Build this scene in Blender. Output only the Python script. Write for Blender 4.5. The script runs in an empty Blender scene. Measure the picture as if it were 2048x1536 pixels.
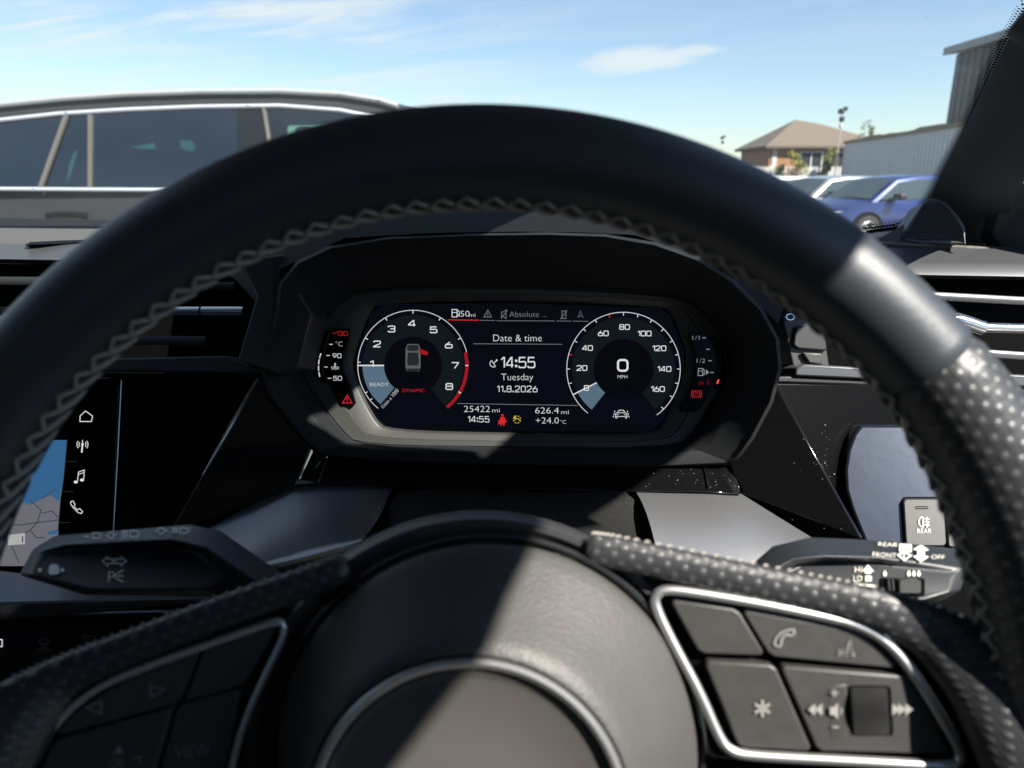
import bpy, bmesh, math, random
from math import sin, cos, pi, radians, atan, atan2, sqrt, hypot
from mathutils import Vector, Matrix
from mathutils.geometry import tessellate_polygon
random.seed(7)
sc = bpy.context.scene

# ------------------------------------------------------------------ camera
FPX = 1440.0                                   # focal length in pixels of a 2048 px wide picture
PITCH = atan(411 / FPX)                        # the phone looks down a little: horizon near row 357
CAM = Vector((0, 0, 1.13))
RT = Vector((1, 0, 0)); FW = Vector((0, cos(PITCH), -sin(PITCH))); UP = Vector((0, sin(PITCH), cos(PITCH)))
cam = bpy.data.cameras.new('camera'); cam_o = bpy.data.objects.new('camera', cam)
sc.collection.objects.link(cam_o)
cam_o.location = CAM; cam_o.rotation_euler = (pi / 2 - PITCH, 0, 0)
cam.sensor_width = 36; cam.lens = 36 * FPX / 2048
cam.clip_start = 0.01; cam.clip_end = 3000
cam.dof.use_dof = True; cam.dof.focus_distance = 0.56; cam.dof.aperture_fstop = 10.5
sc.camera = cam_o

# ------------------------------------------------------------------ light
SUN = Vector((0.537, -0.456, 0.709)).normalized()   # behind the driver's right shoulder
SUN_EL = math.asin(SUN.z)
sun = bpy.data.lights.new('sun', 'SUN'); sun.energy = 4.4; sun.angle = radians(0.55); sun.color = (1, 0.94, 0.85)
sun_o = bpy.data.objects.new('sun', sun); sc.collection.objects.link(sun_o)
sun_o.rotation_euler = SUN.to_track_quat('Z', 'Y').to_euler(); sun_o.location = (3, -4, 6)
sc.view_settings.view_transform = 'Standard'; sc.view_settings.look = 'None'
EXPO = 1.70
sc.view_settings.exposure = EXPO; sc.view_settings.gamma = 1
sc.cycles.use_denoising = True
sc.cycles.max_bounces = 8; sc.cycles.transparent_max_bounces = 16
sc.cycles.caustics_reflective = False; sc.cycles.caustics_refractive = False
sc.cycles.sample_clamp_indirect = 4

class NT:
    """tiny node-tree helper"""
    def __init__(s, tree):
        s.t = tree
    def n(s, typ, **kw):
        nd = s.t.nodes.new(typ)
        ins = kw.pop('ins', {})
        for k, v in kw.items(): setattr(nd, k, v)
        for k, v in ins.items():
            if hasattr(v, 'is_linked') or hasattr(v, 'links'): s.t.links.new(v, nd.inputs[k])
            else: nd.inputs[k].default_value = v
        return nd
    def m(s, op, a, b=0.0, c=0.0, clamp=False):
        nd = s.t.nodes.new('ShaderNodeMath'); nd.operation = op; nd.use_clamp = clamp
        for i, v in enumerate((a, b, c)):
            if hasattr(v, 'links'): s.t.links.new(v, nd.inputs[i])
            else: nd.inputs[i].default_value = v
        return nd.outputs[0]
    def ramp(s, fac, stops):
        nd = s.t.nodes.new('ShaderNodeValToRGB'); s.t.links.new(fac, nd.inputs[0])
        el = nd.color_ramp.elements
        while len(el) < len(stops): el.new(0.5)
        for e, (p, c) in zip(el, stops):
            e.position = p; e.color = c if len(c) == 4 else (*c, 1)
        return nd.outputs[0]
    def mix(s, fac, a, b):
        nd = s.t.nodes.new('ShaderNodeMix'); nd.data_type = 'RGBA'
        for i, v in ((0, fac), (6, a), (7, b)):
            if hasattr(v, 'links'): s.t.links.new(v, nd.inputs[i])
            else: nd.inputs[i].default_value = v if i == 0 else (*v, 1)
        return nd.outputs[2]
    def smooth(s, x, a, b):
        nd = s.t.nodes.new('ShaderNodeMapRange'); nd.interpolation_type = 'SMOOTHSTEP'
        s.t.links.new(x, nd.inputs[0]); nd.inputs[1].default_value = a; nd.inputs[2].default_value = b
        return nd.outputs[0]

# ------------------------------------------------------------------ sky
SKY = 0.052
wd = bpy.data.worlds.new('World'); sc.world = wd; wd.use_nodes = True
wn = NT(wd.node_tree); wn.t.nodes.clear()
sky = wn.n('ShaderNodeTexSky', sky_type='NISHITA', sun_disc=False)
sky.sun_elevation = SUN_EL; sky.sun_rotation = atan2(SUN.x, SUN.y); sky.air_density = 1.0; sky.dust_density = 0.1; sky.ozone_density = 2.5
tc = wn.n('ShaderNodeTexCoord'); sp = wn.n('ShaderNodeSeparateXYZ', ins={0: tc.outputs['Generated']})
X_, Y_, Z_ = sp.outputs
ysafe = wn.m('MAXIMUM', Y_, 0.05)
a_ = wn.m('DIVIDE', X_, ysafe); b_ = wn.m('DIVIDE', Z_, ysafe)   # bearing and height in the sky ahead
def nz(sx, sy, scale, det, dist=0.0, off=0.0, rot=0.0):
    aa = wn.m('ADD', wn.m('MULTIPLY', a_, cos(rot)), wn.m('MULTIPLY', b_, sin(rot)))
    bb = wn.m('SUBTRACT', wn.m('MULTIPLY', b_, cos(rot)), wn.m('MULTIPLY', a_, sin(rot)))
    cv = wn.n('ShaderNodeCombineXYZ', ins={0: wn.m('MULTIPLY', aa, sx), 1: wn.m('MULTIPLY', bb, sy), 2: off})
    return wn.n('ShaderNodeTexNoise', noise_dimensions='3D', ins={'Vector': cv.outputs[0], 'Scale': scale, 'Detail': det, 'Distortion': dist, 'Roughness': 0.55}).outputs['Fac']
wob = wn.m('SUBTRACT', nz(6, 14, 1.6, 4, 0.3, 5.0), 0.5)
def blob(a0, b0, ra, rb, rot, gain, soft=1.0):
    da = wn.m('SUBTRACT', a_, a0); db = wn.m('SUBTRACT', b_, b0)
    x = wn.m('DIVIDE', wn.m('ADD', wn.m('MULTIPLY', da, cos(rot)), wn.m('MULTIPLY', db, sin(rot))), ra)
    y = wn.m('DIVIDE', wn.m('SUBTRACT', wn.m('MULTIPLY', db, cos(rot)), wn.m('MULTIPLY', da, sin(rot))), rb)
    r = wn.m('SQRT', wn.m('ADD', wn.m('MULTIPLY', x, x), wn.m('MULTIPLY', y, y)))
    r = wn.m('ADD', r, wn.m('MULTIPLY', wob, 1.7))
    return wn.m('MULTIPLY', wn.m('SUBTRACT', 1.0, wn.smooth(r, 1 - soft * 0.75, 1.05)), gain)
streak = nz(2.2, 16, 1.5, 6, 0.6, 1.3, 0.10)
left = wn.m('SUBTRACT', 1.0, wn.smooth(a_, -0.35, 0.12))
cir = wn.m('MULTIPLY', wn.smooth(streak, 0.42, 0.66), wn.m('ADD', wn.m('MULTIPLY', left, 0.85), 0.12))
cloud = cir
for bl in [(0.165, 0.146, 0.085, 0.020, 0.06, 0.85), (0.235, 0.157, 0.060, 0.011, 0.10, 0.7), (0.13, 0.134, 0.045, 0.010, 0.0, 0.55),
           (-0.235, 0.196, 0.060, 0.0075, 0.25, 0.75), (-0.29, 0.180, 0.060, 0.006, 0.12, 0.55), (-0.20, 0.213, 0.09, 0.010, 0.05, 0.4),
           (-0.49, 0.158, 0.26, 0.014, 0.02, 0.40), (-0.55, 0.205, 0.13, 0.012, 0.10, 0.35), (-0.10, 0.093, 0.060, 0.020, 0.1, 0.5),
           (0.005, 0.097, 0.022, 0.009, 0.1, 0.55), (-0.18, 0.115, 0.06, 0.012, 0.2, 0.35), (-0.55, 0.10, 0.25, 0.05, 0, 0.25)]:
    cloud = wn.m('MAXIMUM', cloud, blob(*bl))
haze = wn.m('MULTIPLY', wn.m('SUBTRACT', 1.0, wn.smooth(b_, -0.02, 0.13)), 0.18)
ahead = wn.smooth(Y_, 0.05, 0.3)
hz = wn.m('MULTIPLY', wn.m('ADD', haze, 0.06), ahead, clamp=True)
skyh = wn.mix(hz, sky.outputs[0], (2.5, 3.05, 3.35))
skycol = wn.mix(wn.m('MULTIPLY', cloud, ahead, clamp=True), skyh, (5.2, 5.6, 5.7))
bg = wn.n('ShaderNodeBackground', ins={0: skycol, 1: SKY})
out = wn.n('ShaderNodeOutputWorld', ins={0: bg.outputs[0]})

# ------------------------------------------------------------------ geometry helpers
def P(u, v, d):
    """point seen at picture position (u, v) at depth d metres"""
    return CAM + FW * d + RT * ((u - 1024) / FPX * d) + UP * ((768 - v) / FPX * d)
def plane_d(p1, p2, p3):
    """depth over the picture of the flat plane through three (u, v, d) points"""
    M = Matrix([[p[0], p[1], 1] for p in (p1, p2, p3)]).inverted()
    k = M @ Vector([1 / p[2] for p in (p1, p2, p3)])
    return lambda u, v: 1 / (k[0] * u + k[1] * v + k[2])
def const(d): return lambda u, v: d

class MB:
    def __init__(s): s.v = []; s.f = []; s.uv = []; s.hasuv = False
    def vert(s, p, uv=(0, 0)):
        s.v.append(Vector(p)); s.uv.append(uv); return len(s.v) - 1
    def face(s, *i): s.f.append(tuple(i))
    def grid(s, rows, closed_u=False, closed_v=False, uvs=None):
        n = len(rows[0]); base = len(s.v)
        for j, r in enumerate(rows):
            for i, p in enumerate(r): s.vert(p, uvs[j][i] if uvs else (0, 0))
        if uvs: s.hasuv = True
        m = len(rows)
        for j in range(m if closed_v else m - 1):
            for i in range(n if closed_u else n - 1):
                a = base + j * n + i; b = base + j * n + (i + 1) % n
                c = base + ((j + 1) % m) * n + (i + 1) % n; d = base + ((j + 1) % m) * n + i
                s.face(a, b, c, d)
        return s
    def tube(s, pts, r, n=8, closed=False, caps=True, flat=1.0, up=None):
        pts = [Vector(p) for p in pts]; N = len(pts); rows = []
        prev = None
        for i, p in enumerate(pts):
            if closed: t = pts[(i + 1) % N] - pts[i - 1]
            else: t = pts[min(i + 1, N - 1)] - pts[max(i - 1, 0)]
            t = t.normalized() if t.length > 1e-9 else Vector((1, 0, 0))
            if up is not None: a = up - t * up.dot(t)
            elif prev is not None: a = prev - t * prev.dot(t)
            else:
                a = Vector((0, 0, 1)) if abs(t.z) < 0.9 else Vector((1, 0, 0)); a = a - t * a.dot(t)
            a.normalize(); prev = a; b = t.cross(a)
            rr = r[i] if isinstance(r, (list, tuple)) else r
            rows.append([p + a * (rr * flat * cos(2 * pi * k / n)) + b * (rr * sin(2 * pi * k / n)) for k in range(n)])
        base = len(s.v); s.grid(rows, closed_u=True, closed_v=closed)
        if caps and not closed:
            s.f.append(tuple(base + k for k in range(n))[::-1])
            s.f.append(tuple(base + (N - 1) * n + k for k in range(n)))
        return s
    def box(s, lo, hi):
        x0, y0, z0 = lo; x1, y1, z1 = hi; b = len(s.v)
        for z in (z0, z1):
            for x, y in ((x0, y0), (x1, y0), (x1, y1), (x0, y1)): s.vert((x, y, z))
        for q in ((3, 2, 1, 0), (4, 5, 6, 7), (0, 1, 5, 4), (1, 2, 6, 5), (2, 3, 7, 6), (3, 0, 4, 7)): s.face(*[b + k for k in q])
        return s
    def prism(s, front, back, holes=None):
        """closed solid between two outlines of equal length"""
        n = len(front); b = len(s.v)
        for p in front: s.vert(p)
        for p in back: s.vert(p)
        s.f.append(tuple(range(b, b + n))); s.f.append(tuple(range(b + n, b + 2 * n))[::-1])
        for i in range(n):
            j = (i + 1) % n; s.face(b + j, b + i, b + n + i, b + n + j)
        return s
    def slab(s, px, dfun, thick, back=None):
        """picture outline px on the surface dfun, given thickness along the view axis; sides run straight back"""
        f = [P(u, v, dfun(u, v)) for u, v in px]
        return s.prism(f, [p + FW * thick for p in f])
    def sheet(s, outlines):
        tris = tessellate_polygon([[p for p in o] for o in outlines]); b = len(s.v)
        for o in outlines:
            for p in o: s.vert(p)
        for t in tris: s.face(*[b + k for k in t])
        return s
    def lathe(s, prof, M, n=32):
        """prof of (radius, height along local z)"""
        return s.grid([[M @ Vector((r * cos(2 * pi * k / n), r * sin(2 * pi * k / n), h)) for k in range(n)] for r, h in prof], closed_u=True)

COL = sc.collection
def smooth_loop(px, it=2):
    for _ in range(it):
        q = []
        for a, b in zip(px, list(px[1:]) + list(px[:1])):
            if isinstance(a, Vector): q += [a.lerp(b, .25), a.lerp(b, .75)]
            else: q += [(a[0] * .75 + b[0] * .25, a[1] * .75 + b[1] * .25), (a[0] * .25 + b[0] * .75, a[1] * .25 + b[1] * .75)]
        px = q
    return px
def build(mb, name, mat, parent=None, smooth=True, bevel=0, seg=2, angle=38, sub=0):
    me = bpy.data.meshes.new(name)
    me.from_pydata([tuple(p) for p in mb.v], [], mb.f)
    if mb.hasuv:
        ul = me.uv_layers.new(name='UVMap')
        for lp in me.loops: ul.data[lp.index].uv = mb.uv[lp.vertex_index]
    bm = bmesh.new(); bm.from_mesh(me)
    if not mb.hasuv: bmesh.ops.remove_doubles(bm, verts=bm.verts, dist=1e-6)
    bmesh.ops.recalc_face_normals(bm, faces=bm.faces)
    bm.to_mesh(me); bm.free()
    me.polygons.foreach_set('use_smooth', [smooth] * len(me.polygons))
    if smooth: me.set_sharp_from_angle(angle=radians(angle))
    o = bpy.data.objects.new(name, me); COL.objects.link(o)
    if mat: me.materials.append(mat)
    if bevel:
        m = o.modifiers.new('bevel', 'BEVEL'); m.width = bevel; m.segments = seg; m.limit_method = 'ANGLE'; m.angle_limit = radians(28); m.harden_normals = False
    if sub:
        m = o.modifiers.new('sub', 'SUBSURF'); m.levels = sub; m.render_levels = sub
    if parent is not None: attach(o, parent)
    return o
def root_of(p):
    M = Matrix.Translation(p.location) if p.parent is None else root_of(p.parent) @ Matrix.Translation(p.location)
    return M
def attach(o, parent):
    o.parent = parent
    if parent.type == 'EMPTY' and parent.parent is None:
        o.matrix_parent_inverse = Matrix.LocRotScale(parent.location, parent.rotation_euler, None).inverted()
def tag(o, label=None, cat=None, group=None, kind=None):
    for k, v in (('label', label), ('category', cat), ('group', group), ('kind', kind)):
        if v: o[k] = v
    return o
def thing(name, label, cat, loc=(0, 0, 0), group=None):
    o = bpy.data.objects.new(name, None); COL.objects.link(o); o.location = loc; o.empty_display_size = 0.05
    return tag(o, label, cat, group)

# ------------------------------------------------------------------ materials
MATS = {}
def mat(name, col, rough=0.5, metal=0.0, spec=0.5, coat=0.0, bump=None, var=0.0, varscale=40, sheen=0.0):
    """bump = (scale, distance, kind) in metres; var mottles the colour"""
    m = bpy.data.materials.new(name); m.use_nodes = True; t = NT(m.node_tree); b = t.t.nodes['Principled BSDF']
    b.inputs['Base Color'].default_value = (*col, 1); b.inputs['Roughness'].default_value = rough
    b.inputs['Metallic'].default_value = metal; b.inputs['Specular IOR Level'].default_value = spec
    b.inputs['Coat Weight'].default_value = coat; b.inputs['Coat Roughness'].default_value = 0.04
    if sheen: b.inputs['Sheen Weight'].default_value = sheen
    tc = t.n('ShaderNodeTexCoord').outputs['Object']
    if var:
        nzv = t.n('ShaderNodeTexNoise', ins={'Vector': tc, 'Scale': varscale, 'Detail': 5.0}).outputs['Fac']
        t.t.links.new(t.mix(nzv, tuple(c * (1 - var) for c in col), tuple(min(1, c * (1 + var)) for c in col)), b.inputs['Base Color'])
        t.t.links.new(t.m('ADD', t.m('MULTIPLY', nzv, 0.16), rough - 0.08, clamp=True), b.inputs['Roughness'])
    if bump:
        sc_, dist, kind = bump
        if kind == 'leather':
            vor = t.n('ShaderNodeTexVoronoi', feature='DISTANCE_TO_EDGE', ins={'Vector': t.n('ShaderNodeVectorMath', operation='ADD', ins={0: tc, 1: (0, 0, 0)}).outputs[0], 'Scale': sc_, 'Randomness': 1.0}).outputs['Distance']
            nz2 = t.n('ShaderNodeTexNoise', ins={'Vector': tc, 'Scale': sc_ * 0.55, 'Detail': 3.0}).outputs['Fac']
            h = t.m('ADD', t.smooth(vor, 0.0, 0.35), t.m('MULTIPLY', nz2, 0.9))
        else:
            h = t.n('ShaderNodeTexNoise', ins={'Vector': tc, 'Scale': sc_, 'Detail': 3.0}).outputs['Fac']
        bp = t.n('ShaderNodeBump', ins={'Strength': 1.0, 'Distance': dist, 'Height': h})
        t.t.links.new(bp.outputs[0], b.inputs['Normal'])
    MATS[name] = m
    return m
def emis(name, col, s=1.0):
    """a lit screen element; s in picture brightness"""
    m = bpy.data.materials.new(name); m.use_nodes = True; t = m.node_tree; t.nodes.clear()
    e = t.nodes.new('ShaderNodeEmission'); e.inputs[0].default_value = (*col, 1); e.inputs[1].default_value = s / 2 ** EXPO
    o = t.nodes.new('ShaderNodeOutputMaterial'); t.links.new(e.outputs[0], o.inputs[0]); return m
def srgb(r, g, b):
    f = lambda c: (c / 255 / 12.92) if c <= 10 else ((c / 255 + 0.055) / 1.055) ** 2.4
    return (f(r), f(g), f(b))

M_LEATHER = mat('rim_leather_smooth', (0.024, 0.031, 0.039), 0.42, spec=0.6, bump=(1500, 0.00003, 'leather'))
M_PAD = mat('airbag_vinyl', (0.055, 0.054, 0.052), 0.52, spec=0.4, bump=(560, 0.00007, 'leather'), var=0.12, varscale=60)
M_BADGE = mat('badge_disc_plastic', (0.062, 0.059, 0.055), 0.42, bump=(90, 0.0001, 'n'))
M_GRAIN = mat('dash_grain_plastic', (0.075, 0.070, 0.060), 0.52, bump=(620, 0.00025, 'leather'), var=0.15)
M_HOOD = mat('hood_leather_grain', (0.006, 0.0065, 0.008), 0.75, spec=0.12, bump=(620, 0.0002, 'leather'))
M_SHROUD = mat('column_leather', (0.012, 0.012, 0.0115), 0.5, spec=0.3, bump=(700, 0.0002, 'leather'))
M_DARK = mat('dark_soft_plastic', (0.014, 0.0155, 0.018), 0.55, bump=(1400, 0.00006, 'n'))
M_DEEP = mat('recess_black_plastic', (0.002, 0.002, 0.0022), 0.6, spec=0.03)
M_BEZEL = mat('bezel_grey_plastic', (0.030, 0.030, 0.028), 0.5, bump=(2400, 0.00006, 'n'), var=0.2, varscale=1500)
M_BOWL = mat('binnacle_plastic', (0.012, 0.0135, 0.0155), 0.7, spec=0.2, bump=(1800, 0.00006, 'n'))
M_PIANO = mat('piano_black', (0.004, 0.004, 0.0045), 0.06, spec=0.4, coat=0.15)
M_GLASSBLK = mat('screen_glass_black', (0.0015, 0.0015, 0.002), 0.16, spec=0.12)
M_SILVER = mat('satin_silver_trim', (0.30, 0.305, 0.315), 0.35, metal=0.78, bump=(2600, 0.00004, 'n'), var=0.12, varscale=1800)
M_RAIL = mat('dash_rail_satin', (0.085, 0.088, 0.094), 0.40, metal=0.5, bump=(2600, 0.00003, 'n'), var=0.1, varscale=1200)
M_CHROME = mat('satin_chrome', (0.62, 0.62, 0.62), 0.17, metal=1.0)
M_RING = mat('brushed_aluminium', (0.66, 0.66, 0.66), 0.36, metal=0.9)
M_SKYGLOSS = mat('gloss_black_sky_tint', (0.060, 0.070, 0.090), 0.26, metal=0.9, bump=(30, 0.0002, 'n'))  # blue-grey base stands in for sky reflected in gloss black
M_BUTTON = mat('button_plastic', (0.036, 0.0355, 0.034), 0.46, bump=(1800, 0.00004, 'n'), var=0.1, varscale=200)
M_STALK = mat('stalk_plastic', (0.017, 0.0195, 0.0225), 0.44, bump=(2200, 0.00005, 'n'))
M_PRINT = mat('white_print', (0.78, 0.75, 0.66), 0.6)
M_BTNPRINT = mat('button_print', (0.24, 0.235, 0.22), 0.6)
M_PRINTDIM = mat('grey_print', (0.22, 0.22, 0.22), 0.6)
M_THREAD = mat('grey_thread', (0.25, 0.235, 0.205), 0.75)
M_PILLAR = mat('pillar_trim_fabric', (0.046, 0.056, 0.066), 0.7, bump=(1100, 0.0002, 'n'))
M_ROOF = mat('roof_lining', (0.55, 0.55, 0.54), 0.9)
M_CARPET = mat('cabin_carpet', (0.07, 0.07, 0.072), 0.9)
M_SURR = mat('switch_surround_plastic', (0.0012, 0.0011, 0.001), 0.35, spec=0.06)
M_DUST = mat('dust_speck', (0.55, 0.53, 0.5), 0.8)
M_RUBBER = mat('black_rubber', (0.012, 0.012, 0.012), 0.75)

def perforated(name, base, dot, pitch):
    m = bpy.data.materials.new(name); m.use_nodes = True; t = NT(m.node_tree); b = t.t.nodes['Principled BSDF']
    uv = t.n('ShaderNodeUVMap').outputs[0]
    mp = t.n('ShaderNodeMapping', ins={'Vector': uv, 'Rotation': (0, 0, pi / 4)}).outputs[0]
    vr = t.n('ShaderNodeTexVoronoi', voronoi_dimensions='2D', ins={'Vector': mp, 'Scale': 1 / pitch, 'Randomness': 0.0}).outputs['Distance']
    dots = t.m('SUBTRACT', 1.0, t.smooth(vr, 0.16, 0.36))
    b.inputs['Roughness'].default_value = 0.40
    t.t.links.new(t.mix(dots, base, dot), b.inputs['Base Color'])
    tc = t.n('ShaderNodeTexCoord').outputs['Object']
    nzv = t.n('ShaderNodeTexNoise', ins={'Vector': tc, 'Scale': 900.0, 'Detail': 2.0}).outputs['Fac']
    bp = t.n('ShaderNodeBump', ins={'Strength': 1.0, 'Distance': 0.0002, 'Height': t.m('ADD', dots, t.m('MULTIPLY', nzv, 0.25))})
    t.t.links.new(bp.outputs[0], b.inputs['Normal'])
    return m
M_PERF = perforated('perforated_leather', (0.026, 0.028, 0.032), (0.050, 0.051, 0.051), 0.0041)

def glass(name, tint, refl=1.0, veil=0.0, rough=0.0, veilcol=(0.8, 0.82, 0.85)):
    m = bpy.data.materials.new(name); m.use_nodes = True; t = NT(m.node_tree); t.t.nodes.clear()
    tr = t.n('ShaderNodeBsdfTransparent', ins={0: (*tint, 1)})
    gl = t.n('ShaderNodeBsdfGlossy', ins={0: (1, 1, 1, 1), 1: rough})
    lw = t.n('ShaderNodeFresnel', ins={0: 1.5})
    mx = t.n('ShaderNodeMixShader', ins={0: t.m('MULTIPLY', lw.outputs[0], refl, clamp=True), 1: tr.outputs[0], 2: gl.outputs[0]})
    last = mx
    if veil:
        tl = t.n('ShaderNodeBsdfTranslucent', ins={0: (*veilcol, 1)}); df = t.n('ShaderNodeBsdfDiffuse', ins={0: (*veilcol, 1)})
        ds = t.n('ShaderNodeMixShader', ins={0: 0.5, 1: tl.outputs[0], 2: df.outputs[0]})
        tc = t.n('ShaderNodeTexCoord').outputs['Object']
        g = t.n('ShaderNodeTexNoise', ins={'Vector': tc, 'Scale': 9.0, 'Detail': 6.0}).outputs['Fac']
        last = t.n('ShaderNodeMixShader', ins={0: t.m('MULTIPLY', t.m('ADD', g, 0.5), veil), 1: mx.outputs[0], 2: ds.outputs[0]})
    t.n('ShaderNodeOutputMaterial', ins={0: last.outputs[0]})
    return m
M_WINDSCREEN = glass('windscreen_glass', (0.93, 0.96, 0.95), 0.008, veil=0.042, veilcol=(0.72, 0.80, 0.84))

# ------------------------------------------------------------------ lettering and symbols drawn flat on a surface
_txt = {}
def text_tris(s):
    if s in _txt: return _txt[s]
    cu = bpy.data.curves.new('lettering', 'FONT'); cu.body = s; cu.size = 1; cu.resolution_u = 3; cu.offset = -0.015
    o = bpy.data.objects.new('lettering', cu); COL.objects.link(o)
    dg = bpy.context.evaluated_depsgraph_get(); ev = o.evaluated_get(dg); me = ev.to_mesh()
    me.calc_loop_triangles()
    vs = [(v.co.x, v.co.y) for v in me.vertices]; ts = [tuple(t.vertices) for t in me.loop_triangles]
    ev.to_mesh_clear(); bpy.data.objects.remove(o); bpy.data.curves.remove(cu)
    _txt[s] = (vs, ts); return vs, ts
CAP = max(y for x, y in text_tris('H')[0])
_o = [(0, .16), (.05, .05), (.16, 0), (.84, 0), (.95, .05), (1, .16), (1, .84), (.95, .95), (.84, 1), (.16, 1), (.05, .95), (0, .84)]
_6 = [(0, .60), (.05, .47), (.16, .42), (.84, .42), (.95, .47), (1, .58), (1, .84), (.95, .95), (.84, 1), (.16, 1), (.05, .95), (0, .84)]
_d = lambda y: ([(0, y), (1, y), (1, y + .1), (0, y + .1)], True)
DIGITS = {':': [_d(.28), _d(.8)], '.': [_d(.88)], '+': [([(0, .55), (1, .55)], False), ([(.5, .2), (.5, .9)], False)], '0': [(_o, True)], '1': [([(0, .22), (.7, 0), (1, 0), (1, 1)], False)],
  '2': [([(0, .22), (.02, .08), (.14, 0), (.86, 0), (.98, .08), (1, .2), (1, .34), (.92, .46), (.08, .86), (0, 1), (1, 1)], False)],
  '3': [([(0, .18), (.03, .06), (.14, 0), (.84, 0), (.96, .07), (.98, .2), (.96, .38), (.84, .47), (.34, .47)], False), ([(.84, .475), (.97, .56), (1, .72), (.98, .9), (.86, 1), (.14, 1), (.02, .93), (0, .82)], False)],
  '4': [([(.78, 1), (.78, 0), (.66, 0), (0, .66), (0, .76), (1, .76)], False)],
  '5': [([(.95, 0), (.08, 0), (.04, .44), (.84, .41), (.96, .48), (1, .60), (1, .84), (.95, .95), (.84, 1), (.14, 1), (.03, .94), (0, .84)], False)],
  '6': [(_6, True), ([(.66, 0), (.06, .46)], False)], '7': [([(0, 0), (1, 0), (1, .08), (.42, 1)], False)],
  '8': [([(.03, .14), (.14, 0), (.86, 0), (.97, .14), (.97, .33), (.86, .46), (.14, .46), (.03, .33)], True), ([(.14, .465), (.86, .465), (.97, .53), (1, .64), (1, .85), (.86, 1), (.14, 1), (0, .85), (0, .64), (.03, .53)], False)],
  '9': [([(1 - a, 1 - b) for a, b in _6], True), ([(.34, 1), (.94, .54)], False)]}
class Art:
    def __init__(s, dfun, off=0.0004): s.d = dfun; s.off = off; s.mb = MB()
    def pt(s, u, v): return P(u, v, s.d(u, v) - s.off)
    def poly(s, pts):
        s.mb.sheet([[s.pt(u, v) for u, v in pts]]) if len(pts) > 4 else s._q(pts)
        return s
    def _q(s, pts):
        b = len(s.mb.v)
        for u, v in pts: s.mb.vert(s.pt(u, v))
        s.mb.f.append(tuple(range(b, b + len(pts))))
    def line(s, pts, w, closed=False):
        n = len(pts); L = []; Rr = []
        for i in range(n):
            p = pts[i]
            a = pts[i - 1] if (i > 0 or closed) else None; c = pts[(i + 1) % n] if (i < n - 1 or closed) else None
            def nrm(q, r):
                dx, dy = r[0] - q[0], r[1] - q[1]; l = hypot(dx, dy) or 1; return (-dy / l, dx / l)
            ns = [nrm(a, p)] if a else []
            if c: ns.append(nrm(p, c))
            nx = sum(k[0] for k in ns) / len(ns); ny = sum(k[1] for k in ns) / len(ns); l2 = max(nx * nx + ny * ny, 0.25)
            nx /= l2; ny /= l2
            L.append((p[0] + nx * w / 2, p[1] + ny * w / 2)); Rr.append((p[0] - nx * w / 2, p[1] - ny * w / 2))
        for i in range(n if closed else n - 1):
            j = (i + 1) % n; s._q([L[i], L[j], Rr[j], Rr[i]])
        return s
    def arc(s, cx, cy, r, a0, a1, w, n=None, ry=None):
        """angles in degrees, anticlockwise from the right"""
        n = n or max(6, int(abs(a1 - a0) / 4)); ry = ry or r
        return s.line([(cx + r * cos(radians(a0 + (a1 - a0) * k / n)), cy - ry * sin(radians(a0 + (a1 - a0) * k / n))) for k in range(n + 1)], w)
    def band(s, cx, cy, r0, r1, a0, a1, n=None):
        n = n or max(6, int(abs(a1 - a0) / 4))
        for k in range(n):
            q = []
            for r, a in ((r0, k), (r1, k), (r1, k + 1), (r0, k + 1)):
                t = radians(a0 + (a1 - a0) * a / n); q.append((cx + r * cos(t), cy - r * sin(t)))
            s._q(q)
        return s
    def digits(s, t, u, v, h, w1, gap, sw):
        """squared-off dial numerals drawn as strokes"""
        n = len(t); NW = {'1': .45, ':': .14, '.': .14}; W_ = sum(w1 * NW.get(c, 1) for c in t) + gap * (n - 1); x = u - W_ / 2
        for c in t:
            w = w1 * NW.get(c, 1)
            for pts, cl_ in DIGITS[c]: s.line([(x + a * w, v + (b - .5) * h) for a, b in pts], sw, cl_)
            x += w + gap
        return s
    def disc(s, cx, cy, r, n=14, ry=None):
        ry = ry or r
        s._q([(cx + r * cos(2 * pi * k / n), cy - ry * sin(2 * pi * k / n)) for k in range(n)]); return s
    def text(s, t, u, v, h, w=None, rot=0, align='C', sx=1.0, shear=0.0, bold=0.0):
        vs, ts = text_tris(t)
        if not vs: return s
        x0 = min(x for x, y in vs); x1 = max(x for x, y in vs)
        ky = h / CAP; kx = (w / (x1 - x0)) if w else ky * sx
        ox = {'C': (x0 + x1) / 2, 'L': x0, 'R': x1}[align]
        c, sn = cos(radians(rot)), sin(radians(rot)); b = len(s.mb.v)
        for x, y in vs:
            X = (x - ox) * kx + shear * (y - CAP / 2) * ky; Y = (y - CAP / 2) * ky
            s.mb.vert(s.pt(u + X * c - Y * sn, v - X * sn - Y * c))
        for q in ts: s.mb.face(*[b + k for k in q])
        return s
    def build(s, name, m, parent): return build(s.mb, name, m, parent, smooth=False)

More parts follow.
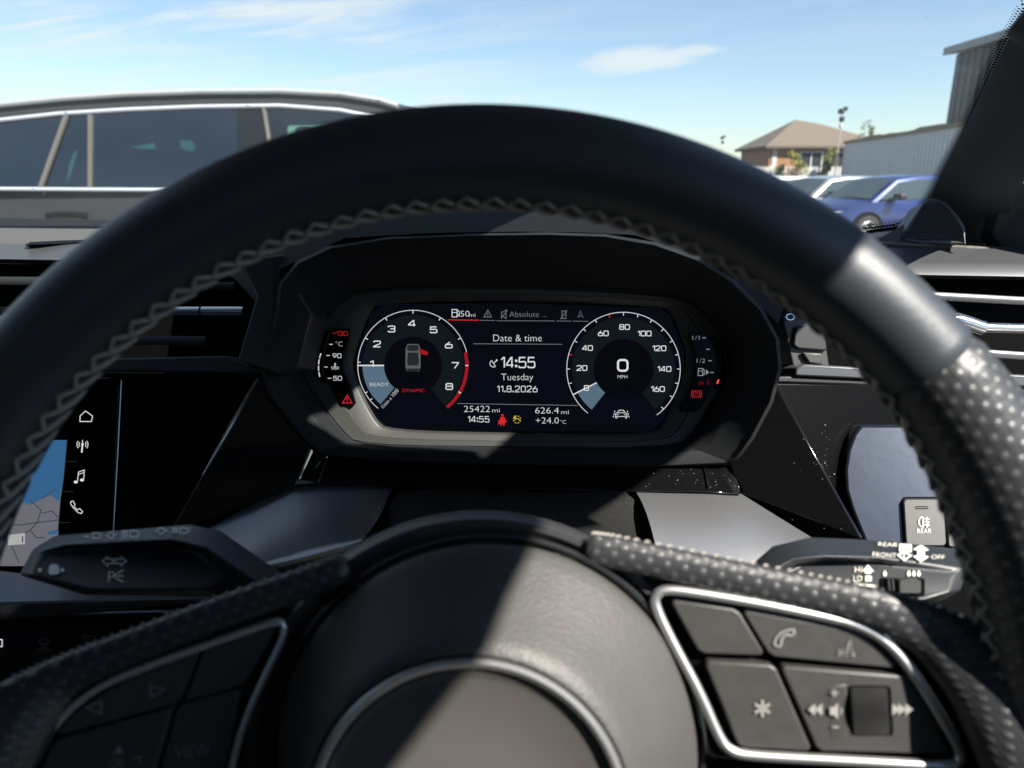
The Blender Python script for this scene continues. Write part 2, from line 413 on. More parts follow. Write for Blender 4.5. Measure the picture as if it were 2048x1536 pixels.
# ================================================================== OUTSIDE
def Qy(u, v, Y):
    d = Y / (cos(PITCH) + (768 - v) / FPX * sin(PITCH)); return P(u, v, d)
M_TARMAC = mat('tarmac', (0.055, 0.055, 0.057), 0.9, bump=(60, 0.004, 'n'), var=0.35, varscale=3)
M_BRICK = mat('orange_brick', (0.30, 0.145, 0.075), 0.85, var=0.25, varscale=9)
M_TILE = mat('brown_roof_tile', (0.115, 0.090, 0.070), 0.85, var=0.2, varscale=6)
M_REDTILE = mat('red_roof_tile', (0.36, 0.11, 0.06), 0.85, var=0.2, varscale=6)
M_RENDER = mat('cream_render', (0.5, 0.47, 0.42), 0.85)
M_SHEET = mat('grey_steel_sheet', (0.62, 0.61, 0.59), 0.5, var=0.12, varscale=1.2)
M_SHEDCLAD = mat('dark_steel_cladding', (0.055, 0.064, 0.075), 0.5, var=0.12, varscale=1.5)
M_MOSS = mat('weathered_coping', (0.24, 0.19, 0.10), 0.9, var=0.4, varscale=5)
M_GALV = mat('galvanised_steel', (0.45, 0.46, 0.46), 0.5, metal=0.3)
M_WINDOW = mat('house_window_glass', (0.03, 0.035, 0.04), 0.08)
M_WHITE = mat('white_frame', (0.75, 0.75, 0.73), 0.5)
M_LEAF = mat('leaf_green', (0.085, 0.13, 0.03), 0.7, var=0.5, varscale=4)
M_LEAFY = mat('leaf_yellow_green', (0.20, 0.20, 0.03), 0.7, var=0.5, varscale=4)
M_BARK = mat('bark', (0.12, 0.09, 0.06), 0.9)
M_TYRE = mat('tyre_rubber', (0.02, 0.02, 0.02), 0.8)
M_ALLOY = mat('alloy_wheel', (0.45, 0.45, 0.46), 0.35, metal=0.8)
M_CARGLASS = mat('parked_car_glass', (0.035, 0.05, 0.052), 0.05, spec=0.9)
M_LAMP = mat('headlamp_glass', (0.6, 0.6, 0.62), 0.12)

g = MB(); g.grid([[(x, y, -.13 if 5 < x < 14.6 and 9 < y < 42 else 0) for x in (-700, -60, -15, 2.5, 5.2, 14.5, 15.4, 60, 700)] for y in (-200, -20, 6, 10, 40, 44, 120, 1500)])
tag(build(g, 'ground', M_TARMAC, smooth=False), 'grey tarmac of the car park', 'ground', kind='structure')

# ---- bungalow
hx0, hx1, hy0, hy1 = 18.75, 27.2, 55.0, 61.8
house = thing('bungalow', 'orange brick bungalow with brown hipped roof beyond the white fence', 'house', (hx0, hy0, 0))
ez = 3.45
build(MB().box((hx0, hy0, 0), (hx1, hy1, ez)), 'wall', M_BRICK, house, smooth=False)
r = MB(); o_ = 0.45; e = ez - 0.05
rp = [Vector((hx0 - o_, hy0 - o_, e)), Vector((hx1 + o_, hy0 - o_, e)), Vector((hx1 + o_, hy1 + o_, e)), Vector((hx0 - o_, hy1 + o_, e)),
      Vector((hx0 + 2.9, 58.4, 5.45)), Vector((hx0 + 4.2, 58.4, 5.25)), Vector((hx1 - 3.0, 58.4, 5.0))]
for p in rp: r.vert(p)
for p in rp[:4]: r.vert(p - Vector((0, 0, 0.16)))
for q in ((0, 1, 6, 5, 4), (1, 2, 6), (2, 3, 4, 5, 6), (3, 0, 4), (0, 7, 8, 1), (1, 8, 9, 2), (2, 9, 10, 3), (3, 10, 7, 0), (7, 10, 9, 8)): r.face(*q)
roof = build(r, 'roof', M_TILE, house, smooth=False)
build(MB().box((hx0 + 0.2, hy0 - 0.06, 0.1), (hx0 + 0.55, hy0 - 0.003, ez - 0.1)), 'downpipe', M_RENDER, house, smooth=False)
for x in (hx0 + 2.3, hx0 + 4.2):
    w = build(MB().box((x, hy0 - 0.05, 0.9), (x + 1.5, hy0 - 0.002, 2.95)), 'window', M_WINDOW, house, smooth=False)
    fr = MB()
    for a, b in (((x - .07, hy0 - .08, .84), (x, hy0 - .003, 3.0)), ((x + 1.5, hy0 - .08, .84), (x + 1.57, hy0 - .003, 3.0)), ((x, hy0 - .08, 2.95), (x + 1.5, hy0 - .003, 3.0)), ((x, hy0 - .1, .82), (x + 1.5, hy0 - .003, .9)), ((x + .72, hy0 - .075, .9), (x + .78, hy0 - .051, 2.95))): fr.box(a, b)
    build(fr, 'frame', M_WHITE, w, smooth=False)

# ---- far red-roofed house behind the sheet wall
fh = thing('red_roofed_house', 'far house with red tiled roof just showing over the steel wall', 'house', (40, 66, 0))
build(MB().box((38.5, 62, 0), (48, 70, 3.9)), 'wall', M_RENDER, fh, smooth=False)
rr = MB()
for p in ((38, 61.6, 3.85), (48.4, 61.6, 3.85), (48.4, 70.4, 3.85), (38, 70.4, 3.85), (40.5, 66, 6.0), (46, 66, 6.0)): rr.vert(p)
for q in ((0, 1, 5, 4), (1, 2, 5), (2, 3, 4, 5), (3, 0, 4), (3, 2, 1, 0)): rr.face(*q)
build(rr, 'roof', M_REDTILE, fh, smooth=False)

# ---- ribbed steel boundary wall running towards the right
wa = Vector((20.2, 46.0, 0)); wb = Vector((16.2, 16.0, 0)); wl = (wb - wa).length; wdir = (wb - wa) / wl; wn_ = Vector((wdir.y, -wdir.x, 0))
if wn_.x > 0: wn_ = -wn_
def ribbed(a, dr, nrm, length, z0, z1, pitch, depth):
    mb = MB(); pts = []
    k = 0.0
    while k < length:
        for f_, h in ((0, 0), (0.45, 0), (0.6, 1), (0.9, 1)): pts.append((min(k + f_ * pitch, length), h))
        k += pitch
    row = [a + dr * s_ + nrm * (depth * h) for s_, h in pts]; bk = [a + dr * s_ - nrm * 0.05 for s_, h in pts]
    lift = lambda rw, z: [Vector((p.x, p.y, z)) for p in rw]
    mb.grid([lift(bk, z0), lift(row, z0), lift(row, z1), lift(bk, z1)], closed_v=True); return mb
sw = thing('steel_sheet_wall', 'pale grey ribbed steel boundary wall with mossy coping', 'wall', wa)
WH = 3.15
build(ribbed(wa, wdir, wn_, wl, 0, WH, 0.42, 0.05), 'sheet_panel', M_SHEET, sw, smooth=False)
cp = MB(); n_ = 40; rng = random.Random(4)
rows = [[], [], [], []]
for k in range(n_ + 1):
    p = wa + wdir * (wl * k / n_); h = WH + 0.18 + rng.uniform(-0.05, 0.07)
    rows[0].append(p + wn_ * 0.12 + Vector((0, 0, WH))); rows[1].append(p + wn_ * 0.10 + Vector((0, 0, h))); rows[2].append(p - wn_ * 0.12 + Vector((0, 0, h))); rows[3].append(p - wn_ * 0.12 + Vector((0, 0, WH)))
cp.grid(rows, closed_v=True); build(cp, 'coping', M_MOSS, sw, smooth=False)
po = MB()
for k in range(9):
    p = wa + wdir * (wl * k / 8) - wn_ * 0.2; po.box((p.x - .06, p.y - .06, 0), (p.x + .06, p.y + .06, WH))
build(po, 'post', M_GALV, sw, smooth=False)

# ---- dark clad shed beyond the wall
shed = thing('industrial_shed', 'tall dark ribbed steel shed rising behind the pale wall', 'shed', (20.0, 35, 0))
build(ribbed(Vector((20.0, 35.2, 0)), Vector((0, -1, 0)), Vector((-1, 0, 0)), 26, 0, 6.5, 0.5, 0.06), 'cladding', M_SHEDCLAD, shed, smooth=False)
build(MB().box((20.06, 9.3, 0), (45, 35.15, 6.45)), 'wall', M_SHEDCLAD, shed, smooth=False)
rf = MB()
for x0, x1, z0, z1 in ((19.65, 33, 6.52, 8.4),):
    rf.prism([Vector((x0, 8.8, z0)), Vector((x1, 8.8, z1)), Vector((45.6, 8.8, z0)), Vector((45.6, 8.8, z0 + .3)), Vector((x1, 8.8, z1 + .3)), Vector((x0, 8.8, z0 + .32))],
             [Vector((x0, 35.7, z0)), Vector((x1, 35.7, z1)), Vector((45.6, 35.7, z0)), Vector((45.6, 35.7, z0 + .3)), Vector((x1, 35.7, z1 + .3)), Vector((x0, 35.7, z0 + .32))])
build(rf, 'roof', mat('shed_roof_sheet', (0.30, 0.31, 0.31), 0.5), shed, smooth=False)

# ---- white palisade fence in front of the bungalow
pf = thing('palisade_fence', 'white palisade fence in front of the bungalow', 'fence', (11.5, 48, 0))
pm = MB()
for k in range(62):
    x = 11.6 + k * 0.155; y = 48 - 0.02 * k
    pm.prism([Vector((x, y, .1)), Vector((x + .085, y, .1)), Vector((x + .085, y, 1.75)), Vector((x + .042, y, 1.9)), Vector((x, y, 1.75))],
             [Vector((x, y + .02, .1)), Vector((x + .085, y + .02, .1)), Vector((x + .085, y + .02, 1.75)), Vector((x + .042, y + .02, 1.9)), Vector((x, y + .02, 1.75))])
build(pm, 'pale', M_WHITE, pf, smooth=False)
rl = MB()
for z in (.45, 1.5): rl.prism([Vector((11.5, 48.03, z)), Vector((21.3, 46.79, z)), Vector((21.3, 46.79, z + .06)), Vector((11.5, 48.03, z + .06))], [Vector((11.5, 48.08, z)), Vector((21.3, 46.84, z)), Vector((21.3, 46.84, z + .06)), Vector((11.5, 48.08, z + .06))])
build(rl, 'rail', M_GALV, pf, smooth=False)
for k in range(5):
    x = 11.5 + k * 2.4; y = 48.1 - 0.0003 - 0.127 * (x - 11.5)
    build(MB().box((x, y, 0), (x + .1, y + .1, 1.95)), 'post', M_GALV, pf, smooth=False)

# ---- shrubs and a sapling
def shrub(name, label, cat, x, y, h, w, m, n, seed, z0=0.0, group=None):
    t = thing(name, label, cat, (x, y, 0), group); rg = random.Random(seed); mb = MB()
    st = MB()
    for k in range(4):
        a = rg.uniform(0, 6.28); st.tube([(x, y, 0), (x + cos(a) * w * .15, y + sin(a) * w * .15, z0 + h * .4), (x + cos(a) * w * .3, y + sin(a) * w * .3, z0 + h * .85)], [.05, .035, .012], 5)
    build(st, 'trunk', M_BARK, t)
    cl = [(rg.uniform(-.35, .35) * w, rg.uniform(-.35, .35) * w, z0 + h * rg.uniform(.25, .92), rg.uniform(.16, .34) * w) for _ in range(9)]
    for k in range(n):
        c = rg.choice(cl); d = Vector((rg.gauss(0, 1), rg.gauss(0, 1), rg.gauss(0, 1))).normalized() * c[3] * rg.uniform(.4, 1.1)
        p = Vector((x + c[0], y + c[1], c[2])) + d
        if p.z < 0.05: continue
        s_ = rg.uniform(.05, .10); a = Vector((rg.gauss(0, 1), rg.gauss(0, 1), rg.gauss(0, 1))).normalized(); b = a.cross(Vector((rg.gauss(0, 1), rg.gauss(0, 1), rg.gauss(0, 1)))).normalized()
        i = len(mb.v)
        for q in (p - a * s_, p + b * s_ * .5, p + a * s_, p - b * s_ * .5): mb.vert(q)
        mb.face(i, i + 1, i + 2, i + 3)
    build(mb, 'crown', m, t, smooth=False); return t
shrub('tall_shrub', 'bushy yellow-green shrub in front of the bungalow window', 'shrub', 17.75, 46.8, 2.9, 1.25, M_LEAFY, 900, 1)
shrub('small_shrub', 'small dark green shrub left of the yellow-green one', 'shrub', 16.75, 46.9, 2.4, .6, M_LEAF, 700, 2)
shrub('climbing_shrub', 'thin green shrub on the white fence beside the pole', 'shrub', 19.3, 46.3, 2.5, .8, M_LEAF, 800, 3)
shrub('sapling', 'thin leafy sapling rising behind the far end of the steel wall', 'tree', 23.3, 50.0, 4.3, 1.1, M_LEAF, 420, 5, z0=0.6)
shrub('overgrown_shrub', 'straggly shrub where the fence meets the steel wall', 'shrub', 20.1, 47.3, 3.3, 0.9, M_LEAFY, 420, 6)

# ---- poles
def pole(label, x, y, h, s_=1.0):
    t = thing('camera_pole', label, 'pole', (x, y, 0), 'poles with fittings on top')
    build(MB().tube([(x, y, 0), (x, y, h)], .07 * s_, 8), 'mast', M_GALV, t)
    hd = MB().box((x - .42 * s_, y - .22, h - .1), (x + .10 * s_, y + .22, h + .38 * s_)); hd.box((x + .14 * s_, y - .2, h + .05), (x + .46 * s_, y + .2, h + .60 * s_))
    build(hd, 'camera_housing', M_DARK, t, bevel=.05)
    build(MB().box((x - .22 * s_, y - .16, h - 1.1 * s_), (x + .24 * s_, y + .16, h - .52 * s_)), 'floodlight', M_DARK, t, bevel=.04)
    build(MB().box((x - .16 * s_, y - .14, h - 1.75 * s_), (x + .14 * s_, y + .14, h - 1.4 * s_)), 'junction_box', M_WHITE, t, bevel=.03)
pole('tall pole with dark fittings standing beside the end of the steel wall', 20.0, 46.4, 5.0, .5)
pole('distant faint pole standing alone left of the bungalow', 22.2, 80.0, 5.2, .5)

# ---- parked cars
CARST = [(-2.08, .70, .42, .62, .74, .50), (-2.0, .82, .26, .92, .98, .60), (-1.72, .88, .20, .97, 1.36, .58), (-1.0, .90, .18, .96, 1.46, .62), (-.05, .90, .18, .94, 1.47, .62),
         (.48, .90, .18, .93, 1.40, .60), (1.18, .89, .18, .92, .955, .74), (1.62, .86, .20, .80, .86, .66), (1.95, .76, .24, .66, .72, .58), (2.08, .62, .34, .52, .58, .48)]
def car_sec(st):
    x, yw, z0, zb, zt, yr = st
    h = [(yw * .93, z0), (yw, z0 + .14), (yw * 1.005, (z0 + zb) / 2 + .05), (yw * .97, zb), (yr + .03, zt - .035), (yr * .82, zt), (0, zt + .012)]
    return [Vector((x, y, z)) for y, z in h] + [Vector((x, -y, z)) for y, z in h[-2::-1]]
def wheel_parts(t, x, y, r, side):
    M = Matrix.Translation((x, y, r)) @ Matrix.Rotation(-side * pi / 2, 4, 'X')
    tb = build(MB().lathe([(r * .70, -.10), (r * .94, -.10), (r, -.07), (r, .07), (r * .94, .10), (r * .68, .10), (r * .66, .07)], M, 28), 'wheel', M_TYRE, t)
    rm = MB().lathe([(r * .68, .085), (r * .62, .10), (r * .58, .07), (r * .58, .02)], M, 28)
    for k in range(5):
        a = 2 * pi * k / 5
        c = [Vector((cos(a + s_) * q * r, sin(a + s_) * q * r, z)) for q, s_, z in ((.10, -.9, .075), (.60, -.16, .085), (.60, .16, .085), (.10, .9, .075))]
        rm.prism([M @ p for p in c], [M @ (p - Vector((0, 0, .03))) for p in c])
    rm.lathe([(.001, .085), (r * .16, .08), (r * .17, .04)], M, 12)
    build(rm, 'rim', M_ALLOY, tb)
    build(MB().lathe([(.001, .01), (r * .66, .015)], M, 20), 'brake_disc', M_DEEP, tb)
def make_car(paint):
    t = thing('parked_car', 'parked car', 'car', (0, 0, 0), 'cars parked in the row on the right')
    secs = [car_sec(s_) for s_ in CARST]; mb = MB(); mb.grid(secs, closed_u=True)
    mb.f.append(tuple(range(13))); n0 = (len(CARST) - 1) * 13; mb.f.append(tuple(range(n0, n0 + 13))[::-1])
    body = build(mb, 'body', paint, t, angle=30)
    for side in (1, -1):
        def sp_(st, f, off=.014):
            a = Vector((st[0], st[1] * .97 * side, st[3])); b = Vector((st[0], (st[5] + .03) * side, st[4] - .035)); return a.lerp(b, f) + Vector((0, off * side, .004))
        ser = [CARST[2], CARST[3], CARST[4], CARST[5]]
        wm = MB(); a = [sp_(s_, .07) for s_ in ser]; b = [sp_(s_, .88) for s_ in ser]
        fx = Vector((CARST[6][0] - .12, CARST[6][1] * .965 * side, .965)); a.append(fx + Vector((0, .014 * side, 0))); b.append(fx + Vector((-.02, .012 * side, .03)))
        wm.grid([a, b]); build(wm, 'side_window', M_CARGLASS, t, smooth=False)
        mr = MB().box((.62, .93 * side - .02, .98), (.80, .93 * side + .22 * side, 1.10)) if side > 0 else MB().box((.62, -1.15, .98), (.80, -.91, 1.10))
        build(mr, 'door_mirror', M_DARK, t, bevel=.03)
        build(MB().sheet([[Vector((1.86, .78 * side, .74)), Vector((2.06, .60 * side, .62)), Vector((2.075, .44 * side, .56)), Vector((1.98, .50 * side, .70))]]), 'headlight', M_LAMP, t, smooth=False)
        for x in (-1.28, 1.30):
            build(MB().lathe([(.0, .012), (.40, .012), (.41, -.05)], Matrix.Translation((x, .89 * side, .33)) @ Matrix.Rotation(-side * pi / 2, 4, 'X'), 28), 'wheel_arch', M_DEEP, t)
            wheel_parts(t, x, .83 * side, .325, side)
    ws = MB(); rows = []
    for f_ in (.06, .5, .94):
        a, b = Vector((.48, 0, 1.412)), Vector((1.18, 0, .967)); c = a.lerp(b, f_) + Vector((.012, 0, .020)); hw = .56 + (.70 - .56) * f_
        rows.append([c + Vector((0, hw * k, -.018 * k * k)) for k in (-1, -.5, 0, .5, 1)])
    ws.grid(rows); build(ws, 'windscreen', M_CARGLASS, t)
    gr = MB().box((2.085, -.40, .40), (2.10, .40, .52)); build(gr, 'grille', M_DEEP, t, smooth=False)
    return t
def paint(name, c, metal=.3, rough=.28):
    return mat(name, c, rough, metal=metal, coat=.8)
P_BLUE = paint('blue_car_paint', (0.006, 0.020, 0.115), .3); P_WHITE = paint('white_car_paint', (0.72, 0.73, 0.72), 0, .3)
P_SILV = paint('silver_car_paint', (0.45, 0.47, 0.48), .6); P_GREY = paint('grey_car_paint', (0.10, 0.11, 0.12), .5); P_BLACK = paint('black_car_paint', (0.012, 0.013, 0.015), .2)
first = make_car(P_BLUE)
def copy_tree(o, parent=None):
    c = o.copy(); COL.objects.link(c); c.parent = parent
    for ch in list(o.children): copy_tree(ch, c)
    return c
row_cars = [(7.65, 15.0, 195, P_BLUE, 'blue hatchback with black mirror, nearest in the row on the right'),
            (7.55, 17.9, 200, P_SILV, 'silver car parked directly behind the blue hatchback'),
            (7.5, 21.2, 203, P_WHITE, 'white car with bright roof two places behind the blue hatchback'),
            (8.0, 24.4, 204, P_GREY, 'grey car in the row between two white cars'),
            (8.2, 27.6, 206, P_WHITE, 'white car farther back in the row, behind the grey one'),
            (8.8, 31.0, 206, P_BLACK, 'black car near the far end of the row, in front of the fence'),
            (12.6, 20.6, 196, P_WHITE, 'white car with its roof showing above the blue hatchback'),
            (9.4, 36.0, 205, P_SILV, 'silver car at the far end of the row by the fence')]
for i, (x, y, az, pt_, lab) in enumerate(row_cars):
    c = first if i == 0 else copy_tree(first)
    c.location = (x, y, -.13); c.rotation_euler = (0, 0, radians(az)); c.scale = (.90, .90, .90); c['label'] = lab
    for ch in c.children:
        if ch.name.split('.')[0] == 'body' and i:
            ch.data = ch.data.copy(); ch.data.materials[0] = pt_

# ---- the dark estate parked across in front
SY = 4.4
def p3(x, y, z):      # picture position and depth of a world point
    r_ = Vector((x, y, z)) - CAM; d = r_.dot(FW); return (1024 + r_.x / d * FPX, 768 - r_.dot(UP) / d * FPX, d)
side_d = plane_d(p3(-3, SY, 1.07), p3(0, SY, 1.07), p3(-1, SY + .16, 1.58))    # leaning side glass
low_d = plane_d(p3(-3, SY, 1.07), p3(0, SY, 1.07), p3(-1, SY - .03, .6))
def S(u, v, out=0.0): return P(u, v, (side_d if v < 378 else low_d)(u, v)) - Vector((0, out, 0))
suv = thing('estate_car', 'dark grey estate car with chrome window trim parked across in front', 'car', (-1.5, 5.2, 0))
M_RAILW = mat('silver_roof_rail', (0.36, 0.365, 0.365), 0.35, metal=.2)
M_SKYTRIM = mat('sky_tinted_window_trim', (0.55, 0.58, 0.64), 0.42, metal=.35)  # pale blue base stands in for sky mirrored in the chrome trim
P_SUV = mat('dark_grey_estate_paint', (0.022, 0.024, 0.026), 0.42, spec=0.15)
M_TINT = glass('tinted_car_glass', (0.16, 0.34, 0.30), 3.2, rough=0.02)
M_TINT2 = glass('clear_car_glass', (0.45, 0.62, 0.52), 1.8, rough=0.02)
W_ = 1.82
def out_px(px, thick, name, m, par, out=0.0, **kw):
    f_ = [S(u, v, out) for u, v in px]; return build(MB().prism(f_, [p + Vector((0, thick, 0)) for p in f_]), name, m, par, **kw)
# lower body: rounded side, bonnet and tail as one loft along the length
xs = [(-3.75, .55, .95, .30), (-3.68, .40, 1.05, .12), (-3.3, .30, 1.062, .02), (-2.0, .28, 1.062, 0), (-.4, .28, 1.055, 0), (.2, .28, 1.05, .02), (.75, .30, .98, .05), (1.1, .36, .88, .14), (1.22, .5, .74, .34)]
mb = MB(); rows = []
for x, zb, zt, ins in xs:
    y0, y1 = SY + ins, SY + W_ - ins
    rows.append([Vector((x, y0 + .05, zb)), Vector((x, y0 - .03, zb + .12)), Vector((x, y0 - .035, (zb + zt) / 2)), Vector((x, y0 - .01, zt - .06)), Vector((x, y0 + .03, zt)), Vector((x, y1 - .03, zt)), Vector((x, y1 + .03, (zb + zt) / 2)), Vector((x, y1, zb))])
mb.grid(rows, closed_u=True); mb.f.append(tuple(range(8))); k = (len(xs) - 1) * 8; mb.f.append(tuple(range(k, k + 8))[::-1])
sbody = build(mb, 'body', P_SUV, suv, angle=35)
# roof: outline from the photograph of the near edge, arched across the car
rt = [(-330, 300), (-250, 262), (-120, 232), (0, 211), (120, 199), (250, 190), (400, 185), (560, 184), (680, 190), (760, 203), (830, 222), (900, 262), (960, 300)]
wt = [(-330, 340), (-250, 300), (-120, 270), (0, 242), (120, 229), (250, 221), (400, 215), (560, 213), (680, 222), (760, 238), (830, 262), (900, 300), (960, 338)]
mb = MB(); rows = []
for k in range(len(rt)):
    a = S(*wt[k], .0); b = S(*rt[k], -.05); top = b + Vector((0, .30, .035))
    y2 = 2 * SY + W_; mir = lambda p: Vector((p.x, y2 - p.y, p.z))
    rows.append([a, b, top, top + Vector((0, .35, .02)), mir(top), mir(b), mir(a), mir(a) + Vector((0, -.06, 0)), mir(top) - Vector((0, .02, .05)), top - Vector((0, .02, .05)), a + Vector((0, .06, 0))])
mb.grid(rows, closed_u=True); build(mb, 'roof', P_SUV, suv, angle=40)
# window glass along the near side
G = [[(-240, 305), (-120, 275), (0, 246), (128, 232), (76, 377), (-60, 378), (-240, 380)], [(144, 231), (178, 229), (178, 377), (92, 377)]]
for px in G: out_px(px, .006, 'rear_quarter_window', M_TINT, suv, .004, smooth=False)
out_px([(187, 228), (250, 223), (400, 217), (474, 216), (476, 382), (187, 379)], .006, 'rear_door_window', M_TINT, suv, .004, smooth=False)
out_px([(532, 216), (600, 217), (680, 225), (740, 238), (800, 258), (880, 310), (930, 352), (930, 395), (550, 385), (543, 300)], .006, 'front_door_window', M_TINT2, suv, .004, smooth=False)
out_px([(474, 216), (532, 216), (543, 300), (550, 385), (476, 382)], .03, 'door_pillar', M_PIANO, suv, .006, smooth=False)
M_SUNTRIM = mat('sun_tinted_divider', (0.15, 0.135, 0.115), 0.4, metal=0.4)  # warm tan base carries the sunlight on the dividers
for px in ([(130, 232), (140, 231), (87, 378), (78, 378)], [(179, 229), (186, 228), (185, 379), (179, 379)], [(526, 216), (532, 216), (546, 300), (558, 385), (551, 385), (540, 300)]):
    out_px(px, .02, 'window_divider', M_SUNTRIM, suv, .02, smooth=False)
up_ = [(u, v - 1) for u, v in wt]
def strip(px, r_, name, m, out): build(MB().tube([S(u, v, out) for u, v in px], r_, 8), name, m, suv)
strip(up_[:-1], .0125, 'upper_window_trim', M_SKYTRIM, .012)
strip([(-330, 377), (0, 378), (150, 379), (330, 380), (560, 385), (960, 397)], .0115, 'lower_window_trim', M_SKYTRIM, .012)
strip([(u, v - 2) for u, v in rt[1:10] + [(795, 214)]], .018, 'roof_rail', M_RAILW, -.01)
dh = MB().tube([S(100, 431, .02), S(120, 429, .05), S(165, 429, .05), S(180, 431, .02)], .018, 8)
build(dh, 'door_handle', M_DEEP, suv)
# dark cabin and the far side with its own windows
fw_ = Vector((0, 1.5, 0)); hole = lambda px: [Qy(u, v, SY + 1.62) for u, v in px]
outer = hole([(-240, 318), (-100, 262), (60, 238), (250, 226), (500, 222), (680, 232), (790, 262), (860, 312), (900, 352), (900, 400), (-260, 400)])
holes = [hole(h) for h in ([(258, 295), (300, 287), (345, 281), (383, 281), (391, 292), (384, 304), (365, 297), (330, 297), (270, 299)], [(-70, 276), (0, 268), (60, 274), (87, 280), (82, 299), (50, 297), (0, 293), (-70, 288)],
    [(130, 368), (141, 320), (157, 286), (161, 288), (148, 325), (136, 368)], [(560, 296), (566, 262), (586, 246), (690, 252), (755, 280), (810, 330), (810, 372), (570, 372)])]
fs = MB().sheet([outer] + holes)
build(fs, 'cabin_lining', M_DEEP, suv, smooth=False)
se = MB()
for x in (-1.55, -2.6):
    for y in (SY + .35, SY + 1.1):
        se.box((x - .1, y, .7), (x + .1, y + .45, 1.33)); se.box((x - .06, y + .1, 1.34), (x + .06, y + .35, 1.50))
build(se, 'seat', M_DEEP, suv, bevel=.04)
build(MB().box((-3.3, SY + .1, .95), (.2, SY + 1.6, 1.02)), 'cabin_floor', M_DEEP, suv, smooth=False)
for x in (-2.85, .35): wheel_parts(suv, x, SY + .06, .345, -1)
for x in (-2.85, .35): wheel_parts(suv, x, SY + W_ - .06, .345, 1)

# ================================================================== CABIN SHELL
XC = -0.37                                      # middle of the car
E = [Vector((.322, .165, 1.400)), Vector((.312, .335, 1.318)), P(2050, 18, .45), P(2018, 72, .485), P(1990, 130, .52), P(1930, 255, .61), P(1880, 350, .69), P(1845, 420, .755), P(1822, 446, .785), P(1790, 459, .81), P(1730, 467, .835)]
Eb = E[:7] + [P(1848, 415, .755)]               # straight run of the pillar
cabin = thing('car_cabin', 'dark cabin shell around the driver, with pillar, windscreen and roof lining', 'car interior', (XC, 0, .2))
# windscreen: between the header and the scuttle, bulging forward in the middle
def mirx(p): return Vector((2 * XC - p.x, p.y, p.z))
prof = [E[0], E[2], E[5], E[7], Vector((.50, .97, 1.035)), Vector((.53, 1.06, .995))]
def catmull(pts, n):
    q = [pts[0] * 2 - pts[1]] + pts + [pts[-1] * 2 - pts[-2]]; o = []
    for i in range(1, len(q) - 2):
        for k in range(n):
            t = k / n; a, b, c, d = q[i - 1:i + 3]; o.append(((b * 2) + (c - a) * t + (a * 2 - b * 5 + c * 4 - d) * t * t + (b * 3 - a - c * 3 + d) * t ** 3) / 2)
    return o + [pts[-1]]
rows = []
for p in catmull(prof, 8):
    l = mirx(p); row = []
    for k in range(41):
        s_ = k / 40; q = l.lerp(p, s_); bow = 4 * s_ * (1 - s_)
        row.append(q + Vector((0, (.055 + .03 * min(1, max(0, (p.y - .165) / .4))) * bow, .006 * bow)))
    rows.append(row)
WS_ROWS = rows
build(MB().grid(rows), 'windscreen', M_WINDSCREEN, cabin)
# dried droplets and dust on the glass
from mathutils.bvhtree import BVHTree
wv = [p for r in rows for p in r]; wf = [(j * 41 + i, j * 41 + i + 1, (j + 1) * 41 + i + 1, (j + 1) * 41 + i) for j in range(len(rows) - 1) for i in range(40)]
tree = BVHTree.FromPolygons([tuple(p) for p in wv], wf); rg = random.Random(21); dr = MB(); du = MB()
def on_glass(mb, u, v, r0, r1, n=12):
    d_ = (P(u, v, 1) - CAM).normalized(); hit, nor, i, dist = tree.ray_cast(CAM, d_)
    if hit is None: return
    a_ = nor.cross(Vector((0, 0, 1))).normalized(); b_ = nor.cross(a_); c_ = hit - d_ * .0012; k0 = len(mb.v)
    for k in range(n):
        t = 2 * pi * k / n; e_ = a_ * cos(t) + b_ * sin(t) * 1.5; mb.vert(c_ + e_ * r1); mb.vert(c_ + e_ * r0 if r0 else c_)
    for k in range(n): q = (k + 1) % n; mb.face(k0 + 2 * k, k0 + 2 * q, k0 + 2 * q + 1, k0 + 2 * k + 1)
for u, v in ((4, 222), (131, 225), (496, 212), (67, 378), (58, 399), (62, 443), (190, 436), (700, 198), (757, 202), (1655, 372), (1762, 378), (1620, 385)): on_glass(dr, u, v, .0005, .0011)
for k in range(230): on_glass(du, rg.uniform(0, 2000), rg.uniform(0, 440), 0, rg.uniform(.00012, .0003), 6)
build(dr, 'dried_droplet', M_DUST, cabin, smooth=False); tag(build(du, 'glass_dust', M_DUST, cabin, smooth=False), kind='stuff')
# pillar trim on the driver's side: inner edge E, outer edge further out and nearer
Lp = E[:2] + E[2:8] + [P(1835, 455, .77), P(1800, 492, .76)]
Op = [Vector(p) for p in ((.360, .122, 1.352), (.388, .280, 1.279), (.390, .440, 1.222), (.405, .510, 1.190), (.420, .560, 1.165), (.452, .66, 1.128), (.500, .74, 1.092), (.565, .80, 1.06), (.585, .83, 1.03), (.60, .83, 1.00))]
rows = []
for p, q in zip(catmull(Lp, 5), catmull(Op, 5)):
    n_ = Vector((-.10, -.020, -.012)).normalized()
    rows.append([p + Vector((.014, .012, .002)), p, p.lerp(q, .06) + n_ * .006, p.lerp(q, .3) + n_ * .014, p.lerp(q, .65) + n_ * .014, p.lerp(q, .95) + n_ * .005, q, q + Vector((.008, .010, .012)), p.lerp(q, .5) + Vector((.03, .03, .02))])
pil = build(MB().grid(rows, closed_u=True), 'pillar_trim', M_PILLAR, cabin, angle=50)
rows = [[mirx(p) for p in r] for r in rows]
build(MB().grid(rows, closed_u=True), 'pillar_trim', M_PILLAR, cabin, angle=50)
